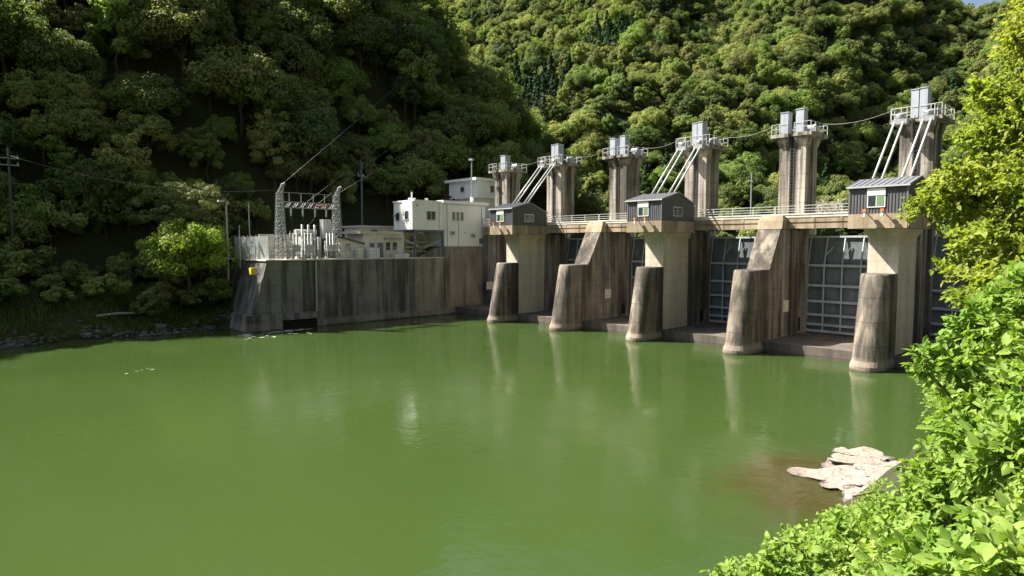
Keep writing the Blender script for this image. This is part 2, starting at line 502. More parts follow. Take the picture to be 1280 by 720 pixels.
def pier(i, cx):
    abut = i == 5
    hs = i in HOUSE
    names = ['gate pier and hoist tower nearest the leafy right bank, under a dark hut',
             'gate pier with sloping brown rib between the right bank hut and the middle hut',
             'gate pier and tower under the middle dark hut with pale new concrete block',
             'gate pier with sloping brown rib between the middle hut and the power house hut',
             'gate pier and tower under the dark hut beside the white power house',
             'hoist tower at the end of the dam against the white power house']
    t = thing('gate_pier', (cx, 65, 0), names[i], 'dam pier', 'gate piers of the dam')
    yb = 61.25 if hs else 62.0
    if not abut:
        zs = [-3, 0.0, 2.0, 4.0, 6.0, 7.9, 8.05]
        MB().loft([ring(cx, 57.05 + 0.205 * max(z, -1) + (0.06 if z > 8 else 0), yb, 1.22 - (0.05 if z > 8 else 0), z) for z in zs]).build('nose', 'nose', t, True)
        for p_ in t.children[-1].data.polygons:
            if abs(p_.normal.z) > 0.9 or p_.normal.y > 0.9: p_.use_smooth = False
        MB().loft([ring(cx, 56.85, 64.0, 1.36, -3), ring(cx, 56.95, 64.0, 1.32, 0.4), ring(cx, 57.15, 64.0, 1.225, 0.8)]).build('footing', 'nose', t)
    y0 = 61.2 if hs else 61.9
    prof = [(y0, -3), (y0, 8.0)]
    if hs: prof = [(61.2, -3), (61.2, 12.0)]
    elif not abut: prof = [(64.48, -3), (64.48, 12.1)]
    else: prof = [(67.0, -3), (67.0, 12.1)]
    if hs:
        MB().prism_x([(61.2, -3), (66.3, -3), (66.3, 11.86), (61.2, 11.86)], cx - 1.2, cx + 1.2).build('front_block', 'new', t)
        MB().prism_x([(66.3, -3), (72.5, -3), (72.5, 12.1), (66.3, 12.1)], cx - 1.16, cx + 1.16).build('pier_body', 'old', t)
        MB().loft([[(cx - 1.22, 61.1, 11.2), (cx + 1.22, 61.1, 11.2), (cx + 1.22, 66.6, 11.2), (cx - 1.22, 66.6, 11.2)],
                   [(cx - 1.55, 60.9, 11.87), (cx + 1.75, 60.9, 11.87), (cx + 1.75, 66.0, 11.87), (cx - 1.55, 66.0, 11.87)]]).build('corbel', 'new', t)
    else:
        MB().prism_x(prof + [(72.5, 12.1), (72.5, -3)], cx - 1.19, cx + 1.19).build('pier_body', 'old', t)
        if not abut:
            MB().prism_x([(61.9, -3), (61.9, 8.0), (62.25, 8.05), (64.47, 12.05), (64.47, -3)], cx - 1.2, cx + 1.2).build('sloping_rib', 'nose', t)
            MB().loft([[(cx - 1.3, 64.5, 12.11), (cx + 1.3, 64.5, 12.11), (cx + 1.3, 65.58, 12.11), (cx - 1.3, 65.58, 12.11)],
                       [(cx - 1.3, 64.8, 13.0), (cx + 1.3, 64.8, 13.0), (cx + 1.3, 65.58, 13.0), (cx - 1.3, 65.58, 13.0)],
                       [(cx - 1.1, 65.1, 13.5), (cx + 1.1, 65.1, 13.5), (cx + 1.1, 65.58, 13.5), (cx - 1.1, 65.58, 13.5)]]).build('corbel', 'deck', t)
    for s in (-1, 1):
        if abut and s < 0: continue
        for ya, yb2, pr in ((66.9, 67.4, 0.14), (68.4, 68.9, 0.2), (69.9, 70.7, 0.32)):
            xa, xb = sorted((cx + s * 1.1, cx + s * (1.19 + pr)))
            MB().box(xa, xb, ya, yb2, -2, 12.05).build('pilaster', 'old', t)
        if not hs:
            xa, xb = sorted((cx + s * 1.1, cx + s * 1.235))
            MB().box(xa, xb, 65.6, 66.85, 3.55, 4.75).build('pale_patch', 'slab', t)  # pale raised rectangle on the pier side
        xa, xb = sorted((cx + s * 1.1, cx + s * 1.26))
        MB().box(xa, xb, 68.95, 69.8, 1.3, 2.7).build('drain_shade_panel', 'dark', t)  # flat-faced dark box, shade of a niche painted as colour
    # tower above the deck
    for s in (-1, 1):
        for ya, yb2, xo, nm in ((69.6, 70.5, 1.42, 'front_column'), (70.75, 70.95, 1.28, 'guide_column'), (71.85, 72.6, 1.40, 'rear_column')):
            xi = 0.3
            xa, xb = sorted((cx + s * xi, cx + s * xo))
            r0 = [(xa, ya), (xb, ya), (xb, yb2), (xa, yb2)]
            fl = 0.16
            xa2, xb2 = sorted((cx + s * xi, cx + s * (xo + fl)))
            r1 = [(xa2, ya - (0.35 if ya < 70 else 0)), (xb2, ya - (0.35 if ya < 70 else 0)), (xb2, yb2 + (0.4 if yb2 > 72 else 0)), (xa2, yb2 + (0.4 if yb2 > 72 else 0))]
            MB().loft([[(x, y, 11.9) for x, y in r0], [(x, y, 20.9) for x, y in r0], [(x, y, 21.7) for x, y in r1], [(x, y, 22.0) for x, y in r1]]).build(nm, 'tower', t)
    MB().box(cx - 0.75, cx + 0.75, 70.2, 72.4, 11.8, 21.95).build('tower_core', 'tower', t)
    # ladder in the slot
    m = MB()
    for s in (-1, 1): m.bar((cx + s * 0.2, 69.52, 13.6), (cx + s * 0.2, 69.52, 22.6), 0.05)
    for k in range(26): m.bar((cx - 0.2, 69.52, 13.9 + k * 0.34), (cx + 0.2, 69.52, 13.9 + k * 0.34), 0.04)
    m.build('ladder', 'wire', t)
    # platform
    MB().box(cx - 2.15, cx - 0.3, 68.95, 73.5, 22.003, 22.36).build('platform', 'tower', t)
    MB().box(cx + 0.3, cx + 2.15, 68.95, 73.5, 22.003, 22.36).build('platform', 'tower', t)
    MB().box(cx - 0.3, cx + 0.3, 69.5, 73.3, 22.01, 22.35).build('platform', 'tower', t)
    rl = thing_part('guardrail', t)
    railing(rl, [(cx - 0.35, 69.02, 22.42), (cx - 2.08, 69.02, 22.42), (cx - 2.08, 73.42, 22.42), (cx + 2.08, 73.42, 22.42), (cx + 2.08, 69.02, 22.42), (cx + 0.35, 69.02, 22.42)], 1.0, 1.1, 0.032, (1.0, 0.5))
    def cabinet(x0, x1, y0, y1, z1):
        c = MB().box(x0, x1, y0, y1, 22.42, z1).build('hoist_cabinet', 'box', t)
        MB().box(x0 - 0.05, x1 + 0.05, y0 - 0.05, y1 + 0.05, z1, z1 + 0.08).build('cabinet_cap', 'box', c)
        MB().box(x0 + 0.02, x1 - 0.02, y0 - 0.03, y0, 23.4, 23.46).build('cabinet_seam', 'galv', c)
    if hs:
        cabinet(cx - 0.62, cx + 0.02, 69.7, 70.9, 25.05)
        cabinet(cx + 0.1, cx + 0.74, 69.7, 70.9, 25.1)
    elif abut:
        cabinet(cx - 0.1, cx + 1.0, 69.7, 70.8, 24.6)
    else:
        cabinet(cx - 1.45, cx - 0.6, 69.7, 70.7, 24.7)
        cabinet(cx + 0.2, cx + 1.05, 69.7, 70.7, 24.85)
    # sheave machine on the back of the platform
    m = MB()
    m.box(cx + 0.5, cx + 1.6, 71.4, 72.6, 22.42, 22.85)
    m.tube([(cx + 0.6, 72.0, 23.1), (cx + 1.5, 72.0, 23.1)], 0.38, 12)
    m.build('winch', 'galv', t)
    if hs:   # rope sheaths from the tower head down into the hut roof
        MB().box(cx - 1.75, cx - 0.45, 68.0, 68.95, 21.75, 22.2).build('sheave_bracket', 'galv', t)
        MB().box(cx + 0.6, cx + 1.75, 68.0, 68.95, 21.75, 22.2).build('sheave_bracket', 'galv', t)
        for dx in (-1.5, -0.75, 0.85, 1.5):
            MB().tube([(cx + dx, 68.4, 22.25), (cx + dx * 0.98 - 0.02, 62.4, 15.95)], 0.10, 8).build('rope_sheath', 'rail', t, True)
        for dx in (-1.1, 1.2):
            MB().tube([(cx + dx - 0.35, 68.4, 22.45), (cx + dx + 0.35, 68.4, 22.45)], 0.33, 12).build('sheave', 'galv', t, True)
        railing(rl, [(cx - 1.75, 68.95, 22.2), (cx - 1.75, 68.03, 22.2), (cx - 0.45, 68.03, 22.2)], 1.0, 0.9, 0.03, (1.0, 0.5))
        railing(rl, [(cx + 0.6, 68.03, 22.2), (cx + 1.75, 68.03, 22.2), (cx + 1.75, 68.95, 22.2)], 1.0, 0.9, 0.03, (1.0, 0.5))
    return t

def thing_part(name, parent):
    """an empty part that only carries sub-parts"""
    o = bpy.data.objects.new(name, None)
    o.empty_display_size = 0.3
    link(o, parent)
    return o

for i, cx in enumerate(CX): pier(i, cx)

# ---- gates
ab = thing('abutment', (-5.5, 67, 0), 'plain concrete end wall of the dam behind the right bank tree', 'dam wall')
MB().prism_x([(62.5, -3), (72.5, -3), (72.5, 13.2), (62.5, 13.2)], -7.4, -4.2).build('end_wall', 'old', ab)
GL = ['roller gate between the first pier and the end wall behind the right bank tree',
      'roller gate with its beam grid in view, beside the right bank hut pier',
      'roller gate half hidden behind the sloping rib pier next to the middle hut',
      'roller gate partly hidden behind the nose of the pier under the middle hut',
      'roller gate mostly hidden behind the sloping rib pier beyond the middle hut',
      'roller gate almost hidden beside the power house hut pier']
for i in range(6):
    GX_ = [-6.2] + CX
    x1 = GX_[i] - 1.3; x0 = GX_[i + 1] + 1.3
    t = thing('roller_gate', ((x0 + x1) / 2, 71.6, 1.0), GL[i], 'gate', 'roller gates between the piers')
    zr = [1.25, 1.95, 3.0, 4.45, 6.15, 8.3, 11.45]
    nx_ = 5
    for a, b in zip(zr[:-1], zr[1:]):
        for k in range(nx_):
            xa = x0 + (x1 - x0) * k / nx_; xb = x0 + (x1 - x0) * (k + 1) / nx_
            MB().box(xa + 0.012, xb - 0.012, 71.5 + 0.01 * ((k + int(a)) % 3), 71.62, a + 0.012, b - 0.012).build('skin_plate', 'skin', t)
    for z in zr[:-1]:
        MB().box(x0, x1, 70.95, 71.12, z - 0.13, z + 0.13).build('beam', 'beam', t)
        MB().box(x0, x1, 71.12, 71.5, z - 0.03, z + 0.03).build('beam_web', 'skin', t)
    MB().box(x0, x1, 71.3, 71.49, 11.25, 11.45).build('beam', 'beam', t)
    for k in range(nx_ + 1):
        x = x0 + (x1 - x0) * k / nx_
        x = min(max(x, x0 + 0.1), x1 - 0.1)
        MB().box(x - 0.07, x + 0.07, 71.0, 71.1, 1.38, 8.17).build('stiffener', 'beam', t)
        MB().bar((x, 71.02, 8.4), (x + 0.15, 71.38, 11.3), 0.12, 0.12).build('top_strut', 'beam', t)
        if 0 < k < nx_: MB().bar((x + 0.1, 71.2, 9.4), (x + 0.75, 71.42, 10.3), 0.09).build('brace', 'beam', t)

# ---- huts on the piers
def corr_x(m, x0, x1, y, z0, z1, out, pitch=0.24, d=0.035):
    n = max(2, int((x1 - x0) / (pitch / 4)))
    base = len(m.v)
    for k in range(n + 1):
        x = x0 + (x1 - x0) * k / n
        q = (k % 4) in (1, 2)
        yy = y + out * (d if q else 0)
        m.v += [(x, yy, z0), (x, yy, z1)]
    for k in range(n):
        a = base + 2 * k
        m.f.append((a, a + 2, a + 3, a + 1) if out < 0 else (a + 2, a, a + 1, a + 3))
def corr_y(m, y0, y1, x, z0, top, out, pitch=0.24, d=0.035):
    n = max(2, int((y1 - y0) / (pitch / 4)))
    base = len(m.v)
    for k in range(n + 1):
        y = y0 + (y1 - y0) * k / n
        q = (k % 4) in (1, 2)
        m.v += [(x + out * (d if q else 0), y, z0), (x + out * (d if q else 0), y, top(y))]
    for k in range(n):
        a = base + 2 * k
        m.f.append((a, a + 2, a + 3, a + 1) if out > 0 else (a + 2, a, a + 1, a + 3))

def hut(cx, label):
    x0, x1, y0, y1 = cx - 2.1, cx + 2.3, 59.0, 65.5
    t = thing('operating_hut', (cx + 0.1, 62.3, 11.9), label, 'hut', 'dark huts on the dam piers')
    MB().box(x0 - 0.05, x1 + 0.05, y0 - 0.05, y1 + 0.25, 11.88, 13.1).build('base', 'deck', t)
    top = lambda y: 15.34 + (16.15 - 15.34) * (y - y0) / 3.1 if y < y0 + 3.1 else 16.15 - (16.15 - 14.92) * (y - y0 - 3.1) / (y1 - y0 - 3.1)
    m = MB(); corr_x(m, x0, x1, y0, 13.1, 15.34, -1); m.build('front_cladding', 'clad', t)
    m = MB(); corr_x(m, x0, x1, y1, 13.1, 14.92, 1); m.build('rear_cladding', 'clad', t)
    m = MB(); corr_y(m, y0, y1, x1, 13.1, top, 1); m.build('gable_cladding', 'clad', t)
    m = MB(); corr_y(m, y0, y1, x0, 13.1, top, -1); m.build('gable_cladding', 'clad', t)
    # roof
    ov = 0.22
    for ya, za, yb, zb in ((y0 - ov, 15.34 - 0.06, y0 + 3.1, 16.15), (y0 + 3.1, 16.15, y1 + ov, 14.92 - 0.08)):
        rf = MB().prism_x([(ya, za + 0.02), (yb, zb + 0.02), (yb, zb + 0.12), (ya, za + 0.12)], x0 - ov, x1 + ov).build('roof_slope', 'roof', t)
        n = 10
        for k in range(n + 1):
            x = x0 - ov + 0.03 + (x1 - x0 + 2 * ov - 0.06) * k / n
            MB().bar((x, ya, za + 0.14), (x, yb, zb + 0.14), 0.05, 0.06).build('seam', 'roof', rf)
    MB().bar((x0 - ov, y0 - ov - 0.02, 15.34), (x1 + ov, y0 - ov - 0.02, 15.34), 0.06, 0.14).build('gutter', 'rail', t)
    for x in (x0, x1):
        MB().box(x - 0.05, x + 0.05, y0 - 0.06, y0 + 0.03, 13.1, 15.3).build('corner_trim', 'roof', t)
    # front window with white shutter box
    wx0, wx1 = cx - 0.68, cx + 0.7
    MB().box(wx0, wx1, y0 - 0.13, y0 + 0.0, 14.62, 15.2).build('shutter_box', 'white', t)
    wd = MB().box(wx0, wx1, y0 - 0.09, y0 - 0.02, 13.62, 14.62).build('window', 'white', t)
    xm = (wx0 + wx1) / 2
    MB().box(wx0 + 0.07, xm - 0.03, y0 - 0.1, y0 - 0.08, 13.7, 14.56).build('pane', 'glass', wd)
    MB().box(xm + 0.03, wx1 - 0.07, y0 - 0.1, y0 - 0.08, 13.7, 14.56).build('pane', 'glassg', wd)
    # gable window
    wd = MB().box(x1 + 0.02, x1 + 0.08, 61.2, 63.0, 13.62, 14.68).build('window', 'rail', t)
    MB().box(x1 + 0.075, x1 + 0.09, 61.3, 62.06, 13.72, 14.58).build('pane', 'glass', wd)
    MB().box(x1 + 0.075, x1 + 0.09, 62.14, 62.9, 13.72, 14.58).build('pane', 'glass', wd)
    for x in (wx0 + 0.02, wx1 - 0.02):
        b = MB().box(x - 0.13, x + 0.13, y0 - 0.75, y0 - 0.45, 13.22, 13.47).build('floodlight', 'orange', t)
        MB().bar((x, y0 - 0.6, 13.2), (x, y0 + 0.02, 13.14), 0.06).build('arm', 'galv', b)
        MB().tube([(x, y0 - 0.6, 13.2), (x, y0 - 0.6, 12.86)], [0.09, 0.13], 10).build('lamp_head', 'white', b)
    return t
hut(CX[0], 'dark ribbed hut on the pier nearest the leafy right bank')
hut(CX[2], 'dark ribbed hut on the middle pier between two lengths of railing')
hut(CX[4], 'dark ribbed hut on the pier beside the white power house')

# ---- service bridge
SP = ['bridge deck and railing from the right bank hut to the next rib pier',
      'bridge deck and railing from the middle hut toward the right bank',
      'bridge deck and railing from the middle hut toward the power house',
      'bridge deck and railing from the power house hut to the next rib pier',
      'bridge deck behind the power house hut reaching the end tower']
for i in range(5):
    xa, xb = CX[i + 1] + 0.006, CX[i] - 0.006
    if i in (0,): xb = CX[0] + 1.5
    t = thing('bridge_span', ((xa + xb) / 2, 68.3, 12.1), SP[i], 'bridge', 'spans of the service bridge')
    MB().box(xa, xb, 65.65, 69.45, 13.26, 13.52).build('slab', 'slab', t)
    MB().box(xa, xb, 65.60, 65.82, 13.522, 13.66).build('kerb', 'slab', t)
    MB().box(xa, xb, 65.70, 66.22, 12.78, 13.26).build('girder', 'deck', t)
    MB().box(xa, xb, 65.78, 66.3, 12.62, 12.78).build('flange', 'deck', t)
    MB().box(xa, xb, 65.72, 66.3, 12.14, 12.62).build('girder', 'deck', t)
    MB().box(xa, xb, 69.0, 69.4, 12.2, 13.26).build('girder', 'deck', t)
    n = 5
    for k in range(n):
        x = xa + (xb - xa) * (k + 0.5) / n
        MB().box(x - 0.12, x + 0.12, 65.66, 65.70, 12.78, 13.26).build('stiffener', 'deck', t)
        MB().box(x - 0.12, x + 0.12, 65.68, 65.72, 12.1, 12.62).build('stiffener', 'deck', t)
    rl = thing_part('railing', t)
    railing(rl, [(xa + 0.05, 65.71, 13.66), (xb - 0.05, 65.71, 13.66)], 0.78, 2.2, 0.035, (1.0, 0.62, 0.3))
    # small grey box hanging under the deck next to the pier
    MB().box(xa + 1.7, xa + 2.3, 70.2, 70.7, 11.55, 12.1).build('junction_box', 'porc', t)

# ---- cable from tower head to tower head
def sag(a, b, s, n=14):
    a = Vector(a); b = Vector(b)
    return [a.lerp(b, k / n) - Vector((0, 0, 4 * s * (k / n) * (1 - k / n))) for k in range(n + 1)]
CL = ['thin pale cable sagging from the right bank tower to the rib pier tower beside it',
      'thin pale cable sagging from the middle hut tower toward the right bank',
      'thin pale cable sagging from the middle hut tower toward the power house',
      'thin pale cable between the power house hut tower and the rib pier tower beside it',
      'thin pale cable between the power house hut tower and the end tower']
for i in range(5):
    o = MB().tube(sag((CX[i] - 2.1, 69.4, 23.35), (CX[i + 1] + 1.9, 72.4, 23.5), 0.45), 0.018, 5).build('cable', 'palewire', None, True)
    solo(o, CL[i], 'cable', 'cables between the tower heads')

# ---------------------------------------------------------------- river wall and power house
t = thing('river_wall', (-79, 48, 0), 'tall dark stained concrete river wall under the switchyard and white power house', 'wall')
# main wall, downstream end face leaning back
def wallbox(name, x0, xb, xt, ya0, ya1, yb, z0, z1, mat):
    r0 = [(x0, ya0, z0), (xb, ya0, z0), (xb, yb, z0), (x0, yb, z0)]
    r1 = [(x0, ya1, z1), (xt, ya1, z1), (xt, yb, z1), (x0, yb, z1)]
    return MB().loft([r0, r1]).build(name, mat, t)
wallbox('wall_face', -87, -77.25, -77.42, 28.9, 32.1, 38.4, -3, 8.5, 'wall')
wallbox('wall_face', -84, -77.15, -77.35, 38.41, 38.41, 54.0, -3, 8.5, 'wall')
wallbox('wall_face', -84, -77.25, -77.40, 54.01, 54.01, 59.5, -3, 8.5, 'wall2')
wallbox('wall_face', -84, -77.20, -77.40, 59.51, 59.51, 67.0, -3, 10.25, 'wall2')
wallbox('wall_face', -84, -77.30, -77.45, 67.01, 67.01, 73.5, -3, 10.2, 'wall')
for y in (54.0, 59.5, 66.9):
    MB().box(-77.6, -76.98, y - 0.32, y + 0.32, -2.5, 8.3 if y < 59 else 10.1).build('buttress', 'old', t)
MB().box(-84, -77.25, 31.9, 59.3, 8.502, 8.66).build('coping', 'slab', t)
# ledge at the waterline with tail race opening, its inner shade painted on a panel
MB().loft([[(-82, 28.6, -3), (-76.55, 28.6, -3), (-76.55, 33.6, -3), (-82, 33.6, -3)], [(-82, 29.3, 2.0), (-76.75, 29.3, 2.0), (-76.75, 33.6, 2.0), (-82, 33.6, 2.0)]]).build('ledge', 'wall', t)
MB().loft([[(-82, 33.601, 1.15), (-76.6, 33.601, 1.15), (-76.6, 38.3, 1.15), (-82, 38.3, 1.15)], [(-82, 33.601, 1.96), (-76.78, 33.601, 1.96), (-76.78, 38.3, 1.96), (-82, 38.3, 1.96)]]).build('ledge', 'wall', t)
MB().box(-77.24, -77.1, 33.602, 38.25, -0.5, 1.149).build('tailrace_shade_panel', 'dark', t)  # dark panel on the wall, painted as the shade of an opening
MB().loft([[(-80, 38.31, -3), (-76.7, 38.31, -3), (-76.7, 67.0, -3), (-80, 67.0, -3)], [(-80, 38.31, 0.75), (-76.85, 38.31, 0.75), (-76.85, 67.0, 0.75), (-80, 67.0, 0.75)]]).build('footing', 'wall', t)
MB().box(-77.2, -77.08, 38.25, 38.45, 1.9, 8.4).build('drain_pipe', 'galv', t)
MB().box(-78.6, -77.9, 30.35, 30.9, 6.9, 7.7).build('sign', 'yellow', t)
# sloping parapet up to the power house
MB().prism_x([(54.3, 8.5), (59.4, 8.5), (59.4, 10.25), (57.4, 9.9)], -77.9, -77.42).build('parapet', 'wall', t)

def window(parent, name, axis, c, a0, a1, z0, z1, n=1, frame='rail', glass='glass', out=1):
    """window on a wall whose face is axis=c; out is the outward sign"""
    d = 0.05 * out
    def bx(d0, d1, p0, p1, q0, q1):
        lo, hi = sorted((c + d0, c + d1))
        return (lo, hi, p0, p1, q0, q1) if axis == 'x' else (p0, p1, lo, hi, q0, q1)
    wd = MB().box(*bx(-0.02 * out, d, a0, a1, z0, z1)).build('window', frame, parent)
    w_ = (a1 - a0) / n
    for k in range(n):
        MB().box(*bx(d * 0.8, d + 0.012 * out, a0 + k * w_ + 0.06, a0 + (k + 1) * w_ - 0.06, z0 + 0.07, z1 - 0.07)).build('pane', glass, wd)
    MB().box(*bx(0, d * 2.2, a0 - 0.05, a1 + 0.05, z0 - 0.07, z0)).build('sill', frame, wd)
    return wd

ph = thing('power_house', (-80.5, 61, 10.3), 'white two storey power house with flat roof standing on the river wall', 'building')
MB().box(-84.5, -77.65, 59.5, 67.7, 10.26, 16.75).build('wall', 'white', ph)
rf = MB().box(-84.7, -77.35, 59.1, 68.2, 16.75, 17.2).build('roof', 'white', ph)
for k in range(3):
    ya = 61.0 + k * 0.82
    window(ph, 'window', 'x', -77.65, ya, ya + 0.58, 14.25, 15.55, 1)
for y in (60.0, 66.9): MB().bar((-77.6, y, 10.3), (-77.6, y, 16.7), 0.09).build('downpipe', 'rail', ph)
MB().box(-84.5, -77.9, 67.705, 68.6, 10.26, 14.2).build('annex', 'white', ph)
MB().box(-77.68, -77.6, 66.4, 67.2, 10.6, 11.5).build('vent', 'steelblue', ph)
MB().box(-77.66, -77.6, 63.4, 63.6, 12.3, 12.5).build('vent', 'steelblue', ph)
wg = MB().box(-83.2, -77.75, 54.15, 59.495, 12.72, 16.85).build('wing', 'white', ph)
MB().box(-83.3, -77.62, 54.0, 59.05, 16.85, 17.05).build('wing_roof', 'white', ph)
MB().box(-80.3, -77.76, 53.75, 54.15, 12.72, 16.95).build('wing_bay', 'white', ph)
window(ph, 'window', 'x', -77.75, 56.3, 57.9, 14.2, 15.5, 2)
window(ph, 'window', 'y', 54.15, -82.6, -81.6, 14.1, 15.3, 1, out=-1)
window(ph, 'window', 'y', 53.75, -79.6, -78.7, 14.2, 15.5, 1, out=-1)
MB().box(-82.9, -82.7, 53.8, 54.15, 14.7, 15.0).build('wall_lamp', 'galv', ph)
MB().box(-77.75, -77.7, 54.4, 54.8, 16.1, 16.4).build('wall_plate', 'galv', ph)
for x, y in ((-77.9, 54.3), (-83.0, 54.3), (-77.9, 59.3)):
    MB().box(x - 0.13, x + 0.13, y - 0.13, y + 0.13, 8.62, 12.72).build('pillar', 'steelblue', ph)
MB().box(-83.2, -77.75, 54.16, 59.4, 12.45, 12.715).build('floor_beam', 'steelblue', ph)
MB().box(-84.4, -83.3, 53.0, 59.45, 8.6, 12.4).build('back_wall', 'cream', ph)
MB().box(-83.3, -83.22, 57.0, 58.2, 9.6, 11.9).build('door', 'sofit', ph)
# outside stair under the wing
st = MB()
for k in range(9):
    st.box(-78.8, -77.95, 55.4 + k * 0.4, 55.8 + k * 0.4, 8.75 + k * 0.17, 8.82 + k * 0.17)
st.build('stair', 'steelblue', ph)
for xx in (-78.8, -77.95):
    MB().bar((xx, 55.3, 9.7), (xx, 59.2, 11.3), 0.06).build('handrail', 'rail', ph)
for z in (9.4, 10.1, 10.8):
    MB().bar((-82.8, 53.4, z), (-81.6, 59.0, z + 0.1), 0.22).build('pipe', 'cream', ph)
MB().bar((-82.5, 53.6, 12.1), (-80.2, 56.5, 10.3), 0.18).build('pipe', 'white', ph)
for y, z in ((60.6, 12.0), (64.6, 11.6)):
    ac = MB().box(-77.64, -77.3, y, y + 0.8, z, z + 0.6).build('air_unit', 'porc', ph)
    MB().tube([(-77.31, y + 0.3, z + 0.3), (-77.28, y + 0.3, z + 0.3)], 0.22, 12).build('fan_grille', 'steelblue', ac)
MB().bar((-77.62, 62.2, 10.3), (-77.62, 62.2, 14.1), 0.06).build('conduit', 'galv', ph)
MB().box(-77.66, -77.45, 59.5, 67.8, 16.6, 16.75).build('gutter', 'rail', ph)
MB().bar((-77.72, 58.6, 12.8), (-77.72, 58.6, 16.8), 0.08).build('downpipe', 'rail', ph)
# roof clutter
MB().tube([(-80.5, 55.6, 17.0), (-80.5, 55.6, 18.4)], 0.12, 8).build('roof_vent', 'cream', ph)
MB().box(-80.9, -80.1, 55.2, 56.0, 17.05, 17.5).build('roof_box', 'white', ph)
MB().box(-80.6, -80.2, 58.0, 58.4, 17.05, 17.6).build('roof_box', 'cream', ph)

pt = thing('gatehouse', (-87.5, 73.5, 10.3), 'small white block with overhanging flat roof rising behind the power house', 'building')
MB().box(-91.3, -84.3, 71.6, 76.0, 10.3, 18.55).build('shaft', 'cream', pt)
MB().box(-91.6, -84.0, 71.3, 76.3, 18.55, 21.5).build('wall', 'white', pt)
MB().box(-92.3, -83.6, 70.8, 76.8, 21.5, 21.95).build('roof', 'white', pt)
window(pt, 'window', 'y', 71.3, -88.3, -87.3, 19.7, 20.6, 1, out=-1)
window(pt, 'window', 'x', -84.0, 74.4, 75.3, 19.6, 20.8, 1)
window(pt, 'window', 'x', -84.3, 72.4, 73.2, 16.2, 17.6, 1)

lp = thing('lamp_post', (-80.5, 67.3, 17.2), 'tall thin lamp post rising from the power house roof', 'lamp post')
MB().tube([(-80.5, 67.3, 17.2), (-80.5, 67.3, 24.2)], 0.10, 8).build('pole', 'galv', lp)
MB().box(-80.9, -80.1, 67.0, 67.5, 24.1, 24.4).build('lamp_head', 'galv', lp)
MB().box(-80.7, -80.3, 67.1, 67.5, 17.2, 18.2).build('pole_base', 'white', lp)

# low buildings in the yard
b1 = thing('control_house', (-82, 50.5, 8.6), 'low cream building with pale flat roof beside the power house', 'building')
MB().box(-84.0, -79.4, 46.6, 53.4, 8.63, 12.05).build('wall', 'cream', b1)
MB().box(-84.3, -79.0, 45.9, 53.0, 12.05, 12.4).build('roof', 'slab', b1)
window(b1, 'window', 'x', -79.4, 50.2, 51.0, 9.7, 10.9, 1)
window(b1, 'window', 'x', -79.4, 51.4, 52.2, 9.7, 10.9, 1)
window(b1, 'window', 'x', -79.4, 47.6, 48.4, 9.9, 10.8, 1)
MB().box(-79.4, -78.8, 49.9, 52.6, 11.3, 11.45).build('canopy', 'roof', b1)
MB().box(-79.4, -79.33, 48.9, 49.8, 8.7, 10.8).build('door', 'steelblue', b1)
b2 = thing('upper_shed', (-87.5, 52.5, 8.6), 'cream flat roofed shed rising behind the low cream building', 'building')
MB().box(-90, -85.5, 49.6, 56.0, 8.63, 13.1).build('wall', 'cream', b2)
MB().box(-90.2, -85.2, 49.3, 56.3, 13.1, 13.4).build('roof', 'slab', b2)
window(b2, 'window', 'x', -85.5, 51.5, 52.7, 12.0, 12.8, 1)
b3 = thing('gabled_shed', (-80.3, 44.3, 8.6), 'small cream shed with brown edged sloping roof in the switchyard', 'shed')
MB().prism_x([(43.0, 8.63), (46.5, 8.63), (46.5, 10.6), (43.0, 11.45)], -82.4, -79.2).build('wall', 'cream', b3)
MB().prism_x([(42.7, 11.48), (46.58, 10.54), (46.58, 10.74), (42.7, 11.68)], -82.7, -78.9).build('roof', 'brown', b3)
window(b3, 'window', 'x', -79.2, 43.7, 44.5, 9.8, 10.7, 1)
window(b3, 'window', 'y', 43.0, -81.6, -80.8, 9.8, 10.7, 1, out=-1)
b4 = tag(MB().box(-79.3, -78.2, 46.9, 48.5, 8.64, 10.1).build('water_tank', 'white'), 'white tank standing in front of the low cream building', 'tank')
b5 = thing('meter_cabinet', (-78.5, 45.4, 8.6), 'small cream cabinet by the yard railing', 'cabinet')
MB().box(-78.8, -78.1, 45.0, 45.8, 8.63, 9.9).build('cabinet_body', 'cream', b5)
MB().box(-78.9, -78.0, 44.9, 45.9, 9.9, 10.0).build('cabinet_roof', 'white', b5)
# parked pale car-like clutter replaced by covered pallets
for (x, y, s, lb) in ((-78.6, 51.5, 0.5, 'pale covered stack lying by the yard railing'), (-79.0, 53.0, 0.6, 'pale crate beside the power house pillar')):
    tag(MB().box(x - s, x + s, y - s, y + s, 8.65, 8.65 + s).build('crate', 'white'), lb, 'crate')

